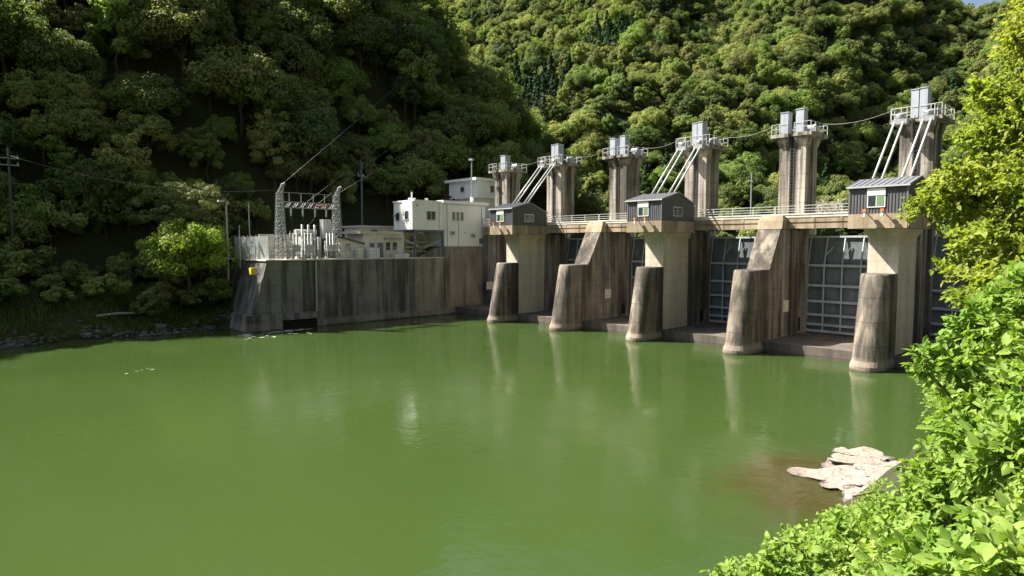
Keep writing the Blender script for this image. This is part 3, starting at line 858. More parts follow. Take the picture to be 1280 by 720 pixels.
# gantry
def lattice(m, base, w0, top, w1, n, r):
    bx_, by_, bz = base; tx, ty, tz = top
    prev = None
    for k in range(n + 1):
        f = k / n; hw = (w0 + (w1 - w0) * f) / 2
        c = Vector((bx_ + (tx - bx_) * f, by_ + (ty - by_) * f, bz + (tz - bz) * f))
        q = [c + Vector((i * hw, j * hw, 0)) for i, j in ((-1, -1), (1, -1), (1, 1), (-1, 1))]
        if prev:
            for a in range(4):
                m.bar(prev[a], q[a], r * 1.5)
                m.bar(prev[a], q[(a + 1) % 4], r)
                m.bar(prev[(a + 1) % 4], q[a], r)
                m.bar(q[a], q[(a + 1) % 4], r)
        prev = q
gt = thing('lattice_gantry', (-80, 39, 8.6), 'steel lattice gantry with two tapering columns and a cross beam in the switchyard', 'gantry')
for y in (35.0, 42.9):
    m = MB(); lattice(m, (-80, y, 8.62), 1.25, (-80, y, 17.0), 0.62, 9, 0.07); lattice(m, (-80, y, 17.0), 0.62, (-79.7, y + 0.35, 18.2), 0.3, 2, 0.06); m.build('lattice_column', 'galv', gt)
    MB().tube([(-79.75, y + 0.2, 18.1), (-79.6, y + 0.6, 18.3)], 0.16, 8).build('insulator', 'porc', gt)
m = MB()
for k in range(14):
    ya, yb2 = 35.4 + 7.1 * k / 14, 35.4 + 7.1 * (k + 1) / 14
    for dx in (-0.35, 0.35):
        m.bar((-80 + dx, ya, 15.3), (-80 + dx, yb2, 15.3), 0.1); m.bar((-80 + dx, ya, 16.0), (-80 + dx, yb2, 16.0), 0.1)
        m.bar((-80 + dx, ya, 15.3 if k % 2 else 16.0), (-80 + dx, yb2, 16.0 if k % 2 else 15.3), 0.075)
    m.bar((-80.35, ya, 15.3), (-79.65, yb2, 15.3), 0.06)
m.build('cross_beam', 'galv', gt)
for y in (36.3, 37.9, 39.6, 41.2):
    MB().bar((-80, y, 16.0), (-80, y, 17.2), 0.07).build('rod', 'galv', gt)
    MB().tube([(-79.6, y, 15.2), (-79.6, y, 14.2)], [0.13, 0.10], 8).build('insulator', 'porc', gt)
MB().tube([(-80, 35, 17.2), (-80, 43, 17.2)], 0.03, 5).build('shield_wire', 'palewire', gt)
for k in range(3):
    MB().box(-79.6, -79.52, 39.6 + k * 0.62, 40.15 + k * 0.62, 15.55, 16.0).build('sign', 'red', gt)
    MB().box(-79.525, -79.51, 39.68 + k * 0.62, 40.07 + k * 0.62, 15.66, 15.9).build('sign_face', 'white', gt)

def ribbed(m, x, y, z0, z1, r):
    n = max(3, int((z1 - z0) / 0.16)); pts = []; rs = []
    for k in range(n * 2 + 1):
        pts.append((x, y, z0 + (z1 - z0) * k / (2 * n))); rs.append(r if k % 2 else r * 0.6)
    m.tube(pts, rs, 8)
def breaker(x, y, label):
    t = thing('circuit_breaker', (x, y, 8.6), label, 'switchgear', 'switchgear in the yard')
    MB().box(x - 0.45, x + 0.45, y - 0.7, y + 0.7, 9.6, 10.5).build('tank', 'trans', t)
    for dx in (-0.35, 0.35):
        for dy in (-0.6, 0.6): MB().bar((x + dx, y + dy, 8.62), (x + dx, y + dy, 9.6), 0.12).build('leg', 'galv', t)
    for dy in (-0.45, 0, 0.45):
        m = MB(); ribbed(m, x, y + dy, 10.5, 12.0, 0.16); m.build('bushing', 'porc', t)
        MB().tube([(x, y + dy, 12.0), (x, y + dy, 12.3)], 0.07, 6).build('terminal', 'galv', t)
breaker(-79.6, 36.6, 'grey switchgear with three ribbed insulators beside the left gantry column')
breaker(-79.2, 38.4, 'grey switchgear with three ribbed insulators under the gantry beam')
breaker(-79.4, 41.6, 'grey switchgear with three ribbed insulators beside the gantry column nearest the shed')
tf = thing('transformer', (-82.3, 39.8, 8.6), 'tall grey transformer with radiators and ribbed bushings behind the gantry', 'transformer')
MB().box(-83.6, -81.2, 38.4, 41.2, 8.9, 11.6).build('tank', 'trans', tf)
for k in range(7): MB().box(-81.2, -80.75, 38.6 + k * 0.36, 38.72 + k * 0.36, 9.2, 11.3).build('radiator_fin', 'trans', tf)
MB().tube([(-82.9, 38.3, 12.2), (-82.9, 41.3, 12.2)], 0.4, 10).build('conservator', 'porc', tf)
for y in (38.9, 39.8, 40.7):
    m = MB(); ribbed(m, -82.0, y, 11.6, 13.2, 0.18); m.build('bushing', 'porc', tf)
tc = thing('switch_cabinet', (-82.6, 42.6, 8.6), 'tall pale cabinet on legs behind the gantry', 'cabinet')
MB().box(-83.1, -82.1, 42.0, 43.2, 11.4, 14.0).build('cabinet_body', 'panel', tc)
for dx in (-0.4, 0.4):
    for dy in (-0.5, 0.5): MB().bar((-82.6 + dx, 42.6 + dy, 8.62), (-82.6 + dx, 42.6 + dy, 11.4), 0.1).build('leg', 'galv', tc)
for k, (x, y) in enumerate(((-78.7, 35.9), (-78.7, 37.4), (-78.8, 39.6), (-78.8, 40.6), (-78.9, 42.4), (-81.2, 36.2), (-81.0, 37.6))):
    t2 = thing('post_insulator', (x, y, 8.6), 'pale ribbed post insulator standing among the switchgear', 'insulator', 'post insulators in the switchyard')
    MB().tube([(x, y, 8.62), (x, y, 9.9)], 0.09, 6).build('post', 'galv', t2)
    m = MB(); ribbed(m, x, y, 9.9, 11.0 + 0.25 * (k % 3), 0.15); m.build('insulator', 'porc', t2)
    MB().box(x - 0.3, x + 0.3, y - 0.12, y + 0.12, 8.63, 8.95).build('plinth', 'slab', t2)
for k, (a, b) in enumerate((((-79.6, 36.3, 14.2), (-79.6, 36.6, 12.3)), ((-79.6, 37.9, 14.2), (-79.2, 38.4, 12.3)), ((-79.6, 39.6, 14.2), (-82.0, 39.8, 13.2)), ((-79.6, 41.2, 14.2), (-79.4, 41.6, 12.3)))):
    solo(MB().tube(sag(a, b, 0.15, 6), 0.025, 5).build('jumper_cable', 'wire', None, True), 'thin cable hanging from the gantry beam down to the switchgear', 'cable', 'cables under the gantry beam')
mw = MB().box(-84.5, -84.3, 34.0, 42.0, 8.62, 11.9).build('yard_wall', 'slab')
solo(mw, 'pale low wall behind the switchgear', 'wall')

# sheet fence on the downstream edge of the yard
fn = thing('sheet_fence', (-82.5, 32.4, 8.6), 'pale ribbed sheet fence along the downstream edge of the switchyard', 'fence')
for k in range(8):
    xa = -88.6 + k * 1.4
    m = MB(); corr_x(m, xa + 0.02, xa + 1.38, 32.4, 8.66, 11.55, -1, 0.36, 0.06); m.build('fence_panel', 'panel', fn)
    MB().bar((xa, 32.5, 8.62), (xa, 32.5, 11.75), 0.1).build('post', 'galv', fn)
for z in (9.2, 11.2): MB().bar((-88.6, 32.52, z), (-77.5, 32.52, z), 0.07).build('rail', 'galv', fn)
# guard fence on the wall edge
fw_ = thing('yard_railing', (-77.6, 43, 8.66), 'thin mesh railing along the top edge of the river wall', 'railing')
railing(fw_, [(-77.55, 32.4, 8.66), (-77.55, 53.6, 8.66)], 1.5, 1.5, 0.028, (1.0, 0.66, 0.33), 'galv')

# ---- poles
def pole(x, y, z0, z1, r, label, arms=(), name='utility_pole', mat='galv', lamp=None, group=None):
    t = thing(name, (x, y, z0), label, 'pole' if lamp is None else 'lamp post', group)
    MB().tube([(x, y, z0 - 0.5), (x, y, z1)], [r, r * 0.7], 8).build('shaft', mat, t)
    for z, w_ in arms:
        a = MB().bar((x - 0.2, y - w_, z), (x - 0.2, y + w_, z), 0.12).build('crossarm', 'galv', t)
        for k in (-0.85, 0.0, 0.85):
            MB().tube([(x - 0.2, y + k * w_, z + 0.05), (x - 0.2, y + k * w_, z + 0.32)], 0.08, 6).build('insulator', 'porc', a)
    if lamp:
        a = MB().bar((x, y, z1), (x + lamp[0], y + lamp[1], z1 + 0.15), 0.08).build('arm', mat, t)
        MB().box(x + lamp[0] - 0.25, x + lamp[0] + 0.25, y + lamp[1] - 0.35, y + lamp[1] + 0.35, z1 + 0.02, z1 + 0.25).build('lamp_head', 'porc', t)
    return t
pole(-90, 52.7, 8.5, 23.6, 0.17, 'tall blue grey steel pole rising behind the low cream shed', ((21.3, 0.5),), mat='steelblue')
pole(-84.5, 30.0, 6.5, 15.9, 0.13, 'lamp post with angled head beside the sheet fence', lamp=(-0.2, -0.6), name='lamp_post')
pole(-83.6, 31.2, 8.0, 13.0, 0.08, 'short thin post beside the sheet fence', name='post')
pole(-88, 34.2, 8.6, 16.2, 0.09, 'thin bare pole behind the sheet fence', name='post')
pole(-95, 9.3, 5.0, 21.8, 0.17, 'utility pole with crossarms in front of the shaded left hillside', ((20.6, 1.0), (19.8, 1.0)), mat='wire')
pole(-73, 148.5, 10.0, 27.8, 0.22, 'utility pole standing across the reservoir below the far hill', ((25.6, 1.2),))
MB().box(-89.9, -89.5, 52.4, 53.0, 17.6, 18.4)
# overhead lines
PW = [((-79.7, 35.4, 18.3), (-196, 186, 119), 'overhead wire from the left gantry column up over the wooded spur'),
      ((-79.6, 37.9, 15.6), (-192.5, 189.3, 101), 'overhead wire from the gantry beam up over the wooded spur'),
      ((-79.6, 39.6, 15.6), (-189.5, 192.3, 99.5), 'overhead wire from the gantry beam middle up over the wooded spur'),
      ((-79.7, 43.3, 17.6), (-186.6, 195, 86), 'overhead wire from the right gantry column up over the wooded spur')]
for a, b, lb in PW:
    solo(MB().tube(sag(a, b, 1.0, 30), 0.03, 5).build('overhead_wire', 'wire', None, True), lb, 'wire', 'overhead wires from the switchyard')
solo(MB().tube(sag((-79.9, 35, 17.5), (-95, 9.3, 20.9), 1.6, 16), 0.014, 5).build('overhead_wire', 'wire', None, True), 'overhead wire sagging from the gantry toward the pole on the left bank', 'wire')

# ---------------------------------------------------------------- trees
def leaf_quads(P, N, size, seed):
    """quads at P facing N"""
    r = np.random.default_rng(seed); n = len(P)
    N = N / (np.linalg.norm(N, axis=1, keepdims=True) + 1e-9)
    a = r.normal(size=(n, 3)); U = np.cross(N, a); U /= np.linalg.norm(U, axis=1, keepdims=True) + 1e-9
    W = np.cross(N, U)
    s = size * r.uniform(0.55, 1.3, (n, 1)); e = s * r.uniform(0.5, 0.95, (n, 1))
    V = np.stack([P - U * s, P + W * e * 0.9 + U * s * 0.1, P + U * s, P - W * e * 0.9 - U * s * 0.1], 1).reshape(-1, 3)
    F = np.arange(n * 4).reshape(-1, 4)
    return V, F
def crown_mesh(name, seed, rx, h0, h1, nclump, nleaf, size, mat, shape='round', jit=0.55):
    r = np.random.default_rng(seed)
    Ps = []; Ns = []
    cz = (h0 + h1) / 2; rz = (h1 - h0) / 2
    for c in range(nclump):
        if shape == 'cone':
            f = (c + r.uniform(0, 1)) / nclump; z = h0 + (h1 - h0) * f ** 0.85
            rad = rx * (1 - f) ** 0.8 * r.uniform(0.55, 1.0); a = r.uniform(0, 6.283)
            ctr = np.array([rad * math.cos(a), rad * math.sin(a), z]); cr = np.array([1, 1, 0.8]) * (0.14 * rx + 0.32 * rx * (1 - f))
        elif shape == 'flat':
            a = r.uniform(0, 6.283); rad = rx * math.sqrt(r.uniform(0.02, 1)); z = r.choice(np.linspace(h0, h1, 5)) + r.normal() * 0.3
            rad *= 1.15 - 0.6 * abs((z - h0) / (h1 - h0) - 0.4)
            ctr = np.array([rad * math.cos(a), rad * math.sin(a), z]); cr = np.array([0.27, 0.27, 0.13]) * rx * r.uniform(0.6, 1.2)
        else:
            d = r.normal(size=3); d[2] = d[2] * 0.9 + 0.25; d /= np.linalg.norm(d)
            if d[2] < -0.45: d[2] *= -0.5
            k = r.uniform(0.5, 0.92)
            ctr = np.array([d[0] * rx * k, d[1] * rx * k, cz + d[2] * rz * k]); cr = np.array([1, 1, 0.75]) * rx * r.uniform(0.11, 0.27)
        n = int(nleaf * r.uniform(0.7, 1.3))
        q = r.normal(size=(n, 3)); q[:, 2] += 0.25; q /= np.linalg.norm(q, axis=1, keepdims=True)
        rad = r.uniform(0.62, 1.08, (n, 1)); rad[::9] *= 1.25
        P = ctr + q * cr * rad
        out = (P - np.array([0, 0, cz - 0.3 * rz])) / np.array([rx, rx, rz])
        N = q * 0.75 + out * 0.35 + np.array([0, 0, 0.25]) + r.normal(size=(n, 3)) * jit
        Ps.append(P); Ns.append(N)
    V, F = leaf_quads(np.concatenate(Ps), np.concatenate(Ns), size, seed + 1)
    return mesh_np(name, V, F, mat)
def trunk_mesh(name, seed, h, r0, mat='bark', limbs=6, spread=2.5):
    r = random.Random(seed); m = MB()
    bend = [Vector((r.uniform(-.3, .3), r.uniform(-.3, .3), h * k / 5)) if k else Vector((0, 0, -0.6)) for k in range(6)]
    m.tube(bend, [r0 * (1 - 0.13 * k) for k in range(6)], 7)
    for k in range(limbs):
        f = r.uniform(0.45, 0.98); i = min(int(f * 5), 4); a = r.uniform(0, 6.283)
        p = bend[i].lerp(bend[i + 1], f * 5 - i)
        e = p + Vector((math.cos(a) * spread * r.uniform(.6, 1), math.sin(a) * spread * r.uniform(.6, 1), r.uniform(.6, 2.0) * h * 0.16))
        mid = p.lerp(e, 0.5) + Vector((0, 0, -0.15))
        m.tube([p, mid, e], [r0 * 0.45, r0 * 0.3, r0 * 0.12], 5)
    me = bpy.data.meshes.new(name)
    me.from_pydata(m.v, [], m.f); me.materials.append(M[mat])
    return me

KIND = []      # (crown mesh, trunk mesh)
for k in range(7):
    rx = [4.6, 5.4, 3.4, 6.0, 4.9, 3.0, 5.0][k]; h1 = [9.5, 10.5, 12.0, 9.2, 8.0, 10.0, 11.5][k]
    KIND.append((crown_mesh('crown', 100 + k, rx, 1.2, h1, [84, 96, 76, 110, 84, 70, 92][k], 140, 0.17, 'leaf_broad', jit=0.55), trunk_mesh('trunk', 200 + k, h1 * 0.72, 0.24)))
CON = [(crown_mesh('crown', 120 + k, 2.3, 1.5, 12.5, 34, 120, 0.2, 'leaf_conifer', 'cone', 0.45), trunk_mesh('trunk', 220 + k, 11.5, 0.2, limbs=3, spread=1.0)) for k in range(2)]

# scatter over both hills
cy, sy_ = math.cos(R(46.534)), math.sin(R(46.534))
def view(X, Y, Z):
    """distance ahead and tangent coordinates as seen from the viewpoint"""
    d = -X * sy_ + Y * cy; rr = X * cy + Y * sy_
    return d, rr / np.maximum(d, 1e-3), (Z - 10.5) / np.maximum(d, 1e-3)
def scatter(x0, x1, y0, y1, step, seed):
    r = np.random.default_rng(seed)
    X, Y = np.meshgrid(np.arange(x0, x1, step), np.arange(y0, y1, step))
    X = X.ravel() + r.uniform(-.42, .42, X.size) * step; Y = Y.ravel() + r.uniform(-.42, .42, Y.size) * step
    return X, Y
def visible(X, Y, Z):
    ok = np.ones(len(X), bool)
    for f in np.linspace(0.25, 0.96, 40):
        zt = height(X * f, Y * f)
        tree = np.where((X * f < -97) | (zt > 14), 3.0, 0)
        ok &= (10.5 + (Z - 10.5) * f) > zt + tree - 7
    return ok
X1, Y1 = scatter(-330, -96.5, -75, 150, 4.5, 11)
X2, Y2 = scatter(-460, 130, 60, 520, 4.2, 12)
s2 = -0.5 * X2 + 0.866 * Y2 - 165
Z1 = height(X1, Y1); Z2 = height(X2, Y2)
is1 = (Y1 < 69 + (70 - 0) and True) if False else np.ones(len(X1), bool)
far1 = (-0.5 * X1 + 0.866 * Y1 - 165) > -4
keep1 = (Z1 > 5.5) & (~far1)
keep2 = (s2 > -4) & (Z2 > 10.2)
TX = np.concatenate([X1[keep1], X2[keep2]]); TY = np.concatenate([Y1[keep1], Y2[keep2]])
TZ = np.concatenate([Z1[keep1], Z2[keep2]]); TH = np.concatenate([np.ones(keep1.sum(), int), np.full(keep2.sum(), 2)])
d_, u_, v_ = view(TX, TY, TZ + 8)
inview = (d_ > 60) & (np.abs(u_) < 0.98) & (v_ < 0.62)
vis = visible(TX, TY, TZ + 9.5) & inview
near_shade = (TH == 1) & (TY < 75) & (TX > -200)          # keeps the slopes just outside the picture wooded
sel = vis | near_shade
TX, TY, TZ, TH, vis = TX[sel], TY[sel], TZ[sel], TH[sel], vis[sel]
TS = np.clip(rng.lognormal(-0.03, 0.27, len(TX)), 0.5, 1.5) * np.where(TH == 1, 1.02, 0.70)
TR = rng.uniform(0, 6.283, len(TX))
TK = rng.integers(0, 7, len(TX)); TV = rng.uniform(0.8, 1.2, len(TX)); TW = rng.uniform(0.8, 1.35, len(TX))
d_, u_, v_ = view(TX, TY, TZ + 6)
cedar = ((TX + 168) ** 2 + (TY - 165) ** 2 < 17 ** 2) | ((TX + 160) ** 2 + (TY - 205) ** 2 < 10 ** 2) | (rng.random(len(TX)) < 0.05)
cedar &= TH == 2
app = np.where(vis & (np.abs(u_) < 0.81) & (v_ < 0.46), TS / np.hypot(TX, TY), 0)
order = np.argsort(-app)
ind = order[:300]; rest = order[300:]
TL = {1: [('broadleaf_tree', 'broadleaf tree in the shaded wood on the steep hillside beyond the switchyard', 'trees on the near left hillside')],
      2: [('broadleaf_tree', 'broadleaf tree in the sunlit wood across the reservoir behind the dam towers', 'trees on the far sunlit hillside')]}
for j in ind:
    if cedar[j]:
        cm, tm = CON[j % 2]; nm, lb, gp = 'cedar_tree', 'dark pointed cedar among the broadleaf trees across the reservoir', 'cedars on the far hillside'
    else:
        cm, tm = KIND[TK[j]]; nm, lb, gp = TL[TH[j]][0]
        q = math.degrees(math.atan2(-TX[j], TY[j]))
        if TH[j] == 1: lb = 'broadleaf tree in the shaded hillside wood ' + ('behind the bank tree and pines' if q > 71 else 'behind the switchyard gantry' if q > 60 else 'on the spur behind the power house')
        else: lb = 'broadleaf tree in the sunlit far wood ' + ('behind the towers by the power house' if q > 42 else 'behind the middle hut tower' if q > 31 else 'behind the rib pier tower near the right bank' if q > 22 else 'behind the right bank hut tower')
    o = thing(nm, (TX[j], TY[j], TZ[j] - 0.3), lb, 'tree', gp)
    s_ = TS[j]
    o.rotation_euler.z = TR[j]; o.scale = (s_, s_, s_ * (0.9 + 0.25 * ((j * 7) % 10) / 10))
    link(bpy.data.objects.new('crown', cm), o)
    link(bpy.data.objects.new('trunk', tm), o)

# the rest of the wood: one object, crowns set out by geometry nodes
srcs = []
for k, (cm, tm) in enumerate(KIND + CON):
    srcs.append(cm)
def forest(name, idx, label):
    me = bpy.data.meshes.new(name)
    me.from_pydata([(float(TX[j]), float(TY[j]), float(TZ[j] - 0.3)) for j in idx], [], [])
    a = me.attributes.new('rotz', 'FLOAT_VECTOR', 'POINT'); a.data.foreach_set('vector', np.stack([0 * TR[idx], 0 * TR[idx], TR[idx]], 1).astype(np.float32).ravel())
    a = me.attributes.new('siz', 'FLOAT_VECTOR', 'POINT'); a.data.foreach_set('vector', np.stack([TS[idx], TS[idx] * TV[idx], TS[idx] * TW[idx]], 1).astype(np.float32).ravel())
    kk = np.where(cedar[idx], 7 + (idx % 2), TK[idx])
    a = me.attributes.new('kindno', 'INT', 'POINT'); a.data.foreach_set('value', kk.astype(np.int32))
    o = link(bpy.data.objects.new(name, me))
    ng = bpy.data.node_groups.new('forest_nodes', 'GeometryNodeTree')
    ng.interface.new_socket('Geometry', in_out='INPUT', socket_type='NodeSocketGeometry')
    ng.interface.new_socket('Geometry', in_out='OUTPUT', socket_type='NodeSocketGeometry')
    gi = ng.nodes.new('NodeGroupInput'); go = ng.nodes.new('NodeGroupOutput')
    inst = ng.nodes.new('GeometryNodeInstanceOnPoints')
    g2i = ng.nodes.new('GeometryNodeGeometryToInstance')
    def attr(nm, tp):
        x = ng.nodes.new('GeometryNodeInputNamedAttribute'); x.data_type = tp; x.inputs[0].default_value = nm
        return [q for q in x.outputs if q.enabled][0]
    # crowns are taken from trees that stand in the scene
    byme = {}
    for ob in bpy.data.objects:
        if ob.type == 'MESH' and ob.parent and ob.name.startswith('crown'): byme.setdefault(ob.data.name, ob)
    infos = []
    for cm in srcs:
        ob = byme[cm.name]
        x = ng.nodes.new('GeometryNodeObjectInfo'); x.transform_space = 'ORIGINAL'
        x.inputs['Object'].default_value = ob; x.inputs['As Instance'].default_value = True
        infos.append(x)
    join = ng.nodes.new('GeometryNodeJoinGeometry')
    for x in reversed(infos): ng.links.new(x.outputs['Geometry'], join.inputs[0])
    ng.links.new(gi.outputs[0], inst.inputs['Points'])
    ng.links.new(join.outputs[0], inst.inputs['Instance'])
    inst.inputs['Pick Instance'].default_value = True
    ng.links.new(attr('kindno', 'INT'), inst.inputs['Instance Index'])
    e2r = ng.nodes.new('FunctionNodeEulerToRotation')
    ng.links.new(attr('rotz', 'FLOAT_VECTOR'), e2r.inputs[0])
    ng.links.new(e2r.outputs[0], inst.inputs['Rotation'])
    ng.links.new(attr('siz', 'FLOAT_VECTOR'), inst.inputs['Scale'])
    ng.links.new(inst.outputs[0], go.inputs[0])
    md = o.modifiers.new('wood', 'NODES'); md.node_group = ng
    tag(o, label, 'woodland', kind='stuff')
    return o
# make sure each crown kind stands somewhere as a single tree
have = {c.data.name for c in bpy.data.objects if c.name.startswith('crown') and c.type == 'MESH'}
for k, (cm, tm) in enumerate(KIND + CON):
    if cm.name in have: continue
    cand = [j for j in rest if cedar[j] and app[j] > 0] or list(rest[:9])
    j = cand[k % 2]
    o = thing('cedar_tree', (TX[j], TY[j], TZ[j]), 'dark pointed cedar among the broadleaf trees across the reservoir', 'tree', 'cedars on the far hillside')
    o.rotation_euler.z = TR[j]
    link(bpy.data.objects.new('crown', cm), o); link(bpy.data.objects.new('trunk', tm), o)
forest('woodland', rest, 'dense mixed wood covering the valley sides behind the dam')
print('trees', len(TX), 'visible', int(vis.sum()))

# ---- trees and bushes on the left bank
def lone(name, loc, label, cat, cm, tm, s=(1, 1, 1), rz=0, group=None):
    o = thing(name, loc, label, cat, group)
    o.rotation_euler.z = rz; o.scale = s
    link(bpy.data.objects.new('crown', cm), o)
    if tm: link(bpy.data.objects.new('trunk', tm), o)
    return o
bz = float(height(-82.6, 24.4))
lone('bank_tree', (-86.3, 25.8, 3.6), 'broad sunlit bright green tree beside the end of the river wall', 'tree',
     crown_mesh('crown', 301, 5.6, 0.9, 10.4, 120, 260, 0.13, 'leaf_bush'), trunk_mesh('trunk', 302, 6.5, 0.3, limbs=9, spread=3.5))
lone('pine_tree', (-90.0, 23.6, 5.2), 'sparse flat topped pine behind the bright bank tree', 'tree',
     crown_mesh('crown', 303, 3.0, 8.6, 12.6, 40, 110, 0.10, 'leaf_pine', 'flat', 0.4), trunk_mesh('trunk', 304, 10.8, 0.22, limbs=9, spread=2.2))
lone('pine_tree', (-90.0, 28.4, 5.2), 'fuller flat topped pine between the bright bank tree and the lamp post', 'tree',
     crown_mesh('crown', 305, 3.3, 9.0, 13.0, 54, 120, 0.10, 'leaf_pine', 'flat', 0.4), trunk_mesh('trunk', 306, 11.0, 0.22, limbs=9, spread=2.4), rz=1.0)
pb = crown_mesh('crown', 310, 1.6, 0.8, 3.6, 16, 110, 0.1, 'leaf_purple')
lone('purple_tree', (-87.5, 67.6, 16.9 - 2.2), 'small purple leaved tree showing above the power house roof', 'tree', pb, trunk_mesh('trunk', 311, 3.0, 0.1), (1.0, 1.0, 1.3))
BK = [crown_mesh('crown', 320 + k, 2.6, 0.1, 3.4, 26, 150, 0.15, 'leaf_broad') for k in range(3)]
BT = trunk_mesh('trunk', 330, 2.0, 0.12, limbs=5, spread=1.4)
r = random.Random(5)
for k in range(26):
    y = -2 + k * 1.35 + r.uniform(-.5, .5); x = -87.5 - r.uniform(0, 8.5)
    if y > 28: x -= 4
    s_ = r.uniform(0.6, 1.25) * (1.35 if x < -92 else 0.85)
    lone('bank_shrub', (x, y, float(height(x, y)) - 0.15), 'dark leafy shrub on the shaded left bank below the hill', 'shrub', BK[k % 3], BT, (s_, s_, s_), r.uniform(0, 6.2), 'shrubs on the shaded left bank')
for k in range(30):
    y = -4 + k * 1.5 + r.uniform(-.5, .5); x = -95.5 - r.uniform(0, 6.0)
    s_ = r.uniform(1.0, 1.7)
    lone('slope_shrub', (x, y, float(height(x, y)) - 0.3), 'dark leafy undergrowth bush at the foot of the shaded left hillside', 'shrub', BK[k % 3], BT, (s_, s_, s_ * 1.2), r.uniform(0, 6.2), 'undergrowth at the foot of the left hill')
for (x, y, s_) in ((-84.9, 20.6, 0.9), (-85.6, 26.8, 1.0), (-86.0, 23.0, 1.1), (-86.0, 28.5, 1.2)):
    lone('bank_shrub', (x, y, float(height(x, y)) - 0.15), 'dark leafy shrub under the bright bank tree', 'shrub', BK[int(y) % 3], BT, (s_, s_, s_), r.uniform(0, 6.2), 'shrubs under the bright bank tree')
# shrubs across the reservoir at the foot of the far hill
for k in range(16):
    tt = -60 + k * 8.0 + r.uniform(-2, 2)
    x = 0.866 * tt + -0.5 * 160; y = 0.5 * tt + 0.866 * 160
    s_ = r.uniform(0.9, 1.7)
    lone('shore_shrub', (x, y, max(float(height(x, y)), 9.8) - 0.1), 'leafy shrub at the foot of the far hill across the reservoir', 'shrub', BK[k % 3], BT, (s_, s_, s_), r.uniform(0, 6.2), 'shrubs along the far reservoir shore')
# bare pale thicket behind the deck
dm = MB(); rr_ = random.Random(9)
for k in range(150):
    a = rr_.uniform(0, 6.283); b = rr_.uniform(0.25, 1.35); L = rr_.uniform(2.2, 4.2)
    p = Vector((rr_.uniform(-3.5, 3.5), rr_.uniform(-1.5, 1.5), 0))
    e = p + Vector((math.cos(a) * math.cos(b) * L, math.sin(a) * math.cos(b) * L, math.sin(b) * L))
    m_ = p.lerp(e, .5) + Vector((0, 0, .3))
    dm.tube([p, m_, e], [.09, .07, .03], 4, False)
    for q in range(3):
        f = m_.lerp(e, rr_.uniform(0, 1)); dm.tube([f, f + Vector((rr_.uniform(-.9, .9), rr_.uniform(-.9, .9), rr_.uniform(0, .9)))], [.05, .02], 4, False)
dt = thing('dead_thicket', (-57.5, 148.5, 16.0), 'pale leafless thicket across the reservoir beyond the bridge railing', 'bush')
dt.scale = (1.25, 1.25, 1.25)
me = bpy.data.meshes.new('branches'); me.from_pydata(dm.v, [], dm.f); me.materials.append(M['drybark'])
link(bpy.data.objects.new('branches', me), dt)

# grass on the left bank (uncountable)
n = 14000
gx = -83.0 - rng.random(n) ** 1.5 * 12; gy = rng.uniform(-6, 31, n); gz = height(gx, gy)
ok = gz > 0.25; gx, gy, gz = gx[ok], gy[ok], gz[ok]; n = len(gx)
hgt = rng.uniform(0.25, 0.85, n) * (0.6 + 0.6 * (np.sin(gx * 1.3) * np.sin(gy * 0.9) > 0)); ang = rng.uniform(0, 6.283, n); w_ = rng.uniform(0.05, 0.14, n)
ln = rng.normal(0, 0.25, (n, 2))
P0 = np.stack([gx - np.cos(ang) * w_, gy - np.sin(ang) * w_, gz - 0.05], 1); P1 = np.stack([gx + np.cos(ang) * w_, gy + np.sin(ang) * w_, gz - 0.05], 1)
P2 = np.stack([gx + ln[:, 0], gy + ln[:, 1], gz + hgt], 1)
V = np.stack([P0, P1, P2], 1).reshape(-1, 3)
tag(link(bpy.data.objects.new('bank_grass', mesh_np('bank_grass', V, np.arange(len(V)).reshape(-1, 3), 'grass'))), 'rough grass on the shaded left bank', 'grass', kind='stuff')

# stones along the left waterline (uncountable) and a few large ones
def rock_mesh(name, seed, mat, sub=2, rough=0.35):
    import bmesh
    bm = bmesh.new(); bmesh.ops.create_icosphere(bm, subdivisions=sub, radius=1)
    o = Vector((seed * 3.1, seed * 1.7, 0))
    for v in bm.verts:
        k = mnoise.noise(v.co * 1.3 + o) * rough * 1.6 + mnoise.noise(v.co * 3.1 + o) * rough * 0.6
        v.co *= 1 + k
        if v.co.z > 0.45: v.co.z = 0.45 + (v.co.z - 0.45) * 0.3
    me = bpy.data.meshes.new(name); bm.to_mesh(me); bm.free(); me.materials.append(M[mat])
    return me
base_rocks = [rock_mesh('stone', k, 'stone', 1) for k in range(4)]
BV = []; BF = []; off = 0
for k in range(900):
    y = r.uniform(-8, 30.5); x = -82.6 - abs(r.gauss(0, 1)) * 0.9 - (0.9 if y > 28 else 0) + r.uniform(-.3, .3) + 0.7 * math.sin(y * 0.35)
    if x > -81.6: x = -81.8
    me = base_rocks[k % 4]; s_ = r.choice((0.12, 0.16, 0.2, 0.3)) * r.uniform(0.8, 1.4); a = r.uniform(0, 6.283)
    va = np.array([v.co for v in me.vertices]); ca, sa = math.cos(a), math.sin(a)
    va = np.stack([va[:, 0] * ca - va[:, 1] * sa, va[:, 0] * sa + va[:, 1] * ca, va[:, 2] * 0.7], 1) * s_ + np.array([x, y, max(float(height(x, y)), -0.03) + s_ * 0.15])
    BV.append(va); BF.append(np.array([p.vertices[:] for p in me.polygons]) + off); off += len(va)
tag(link(bpy.data.objects.new('shore_stones', mesh_np('shore_stones', np.concatenate(BV), np.concatenate(BF), 'stone'))), 'grey stones strewn along the left waterline', 'stones', kind='stuff')
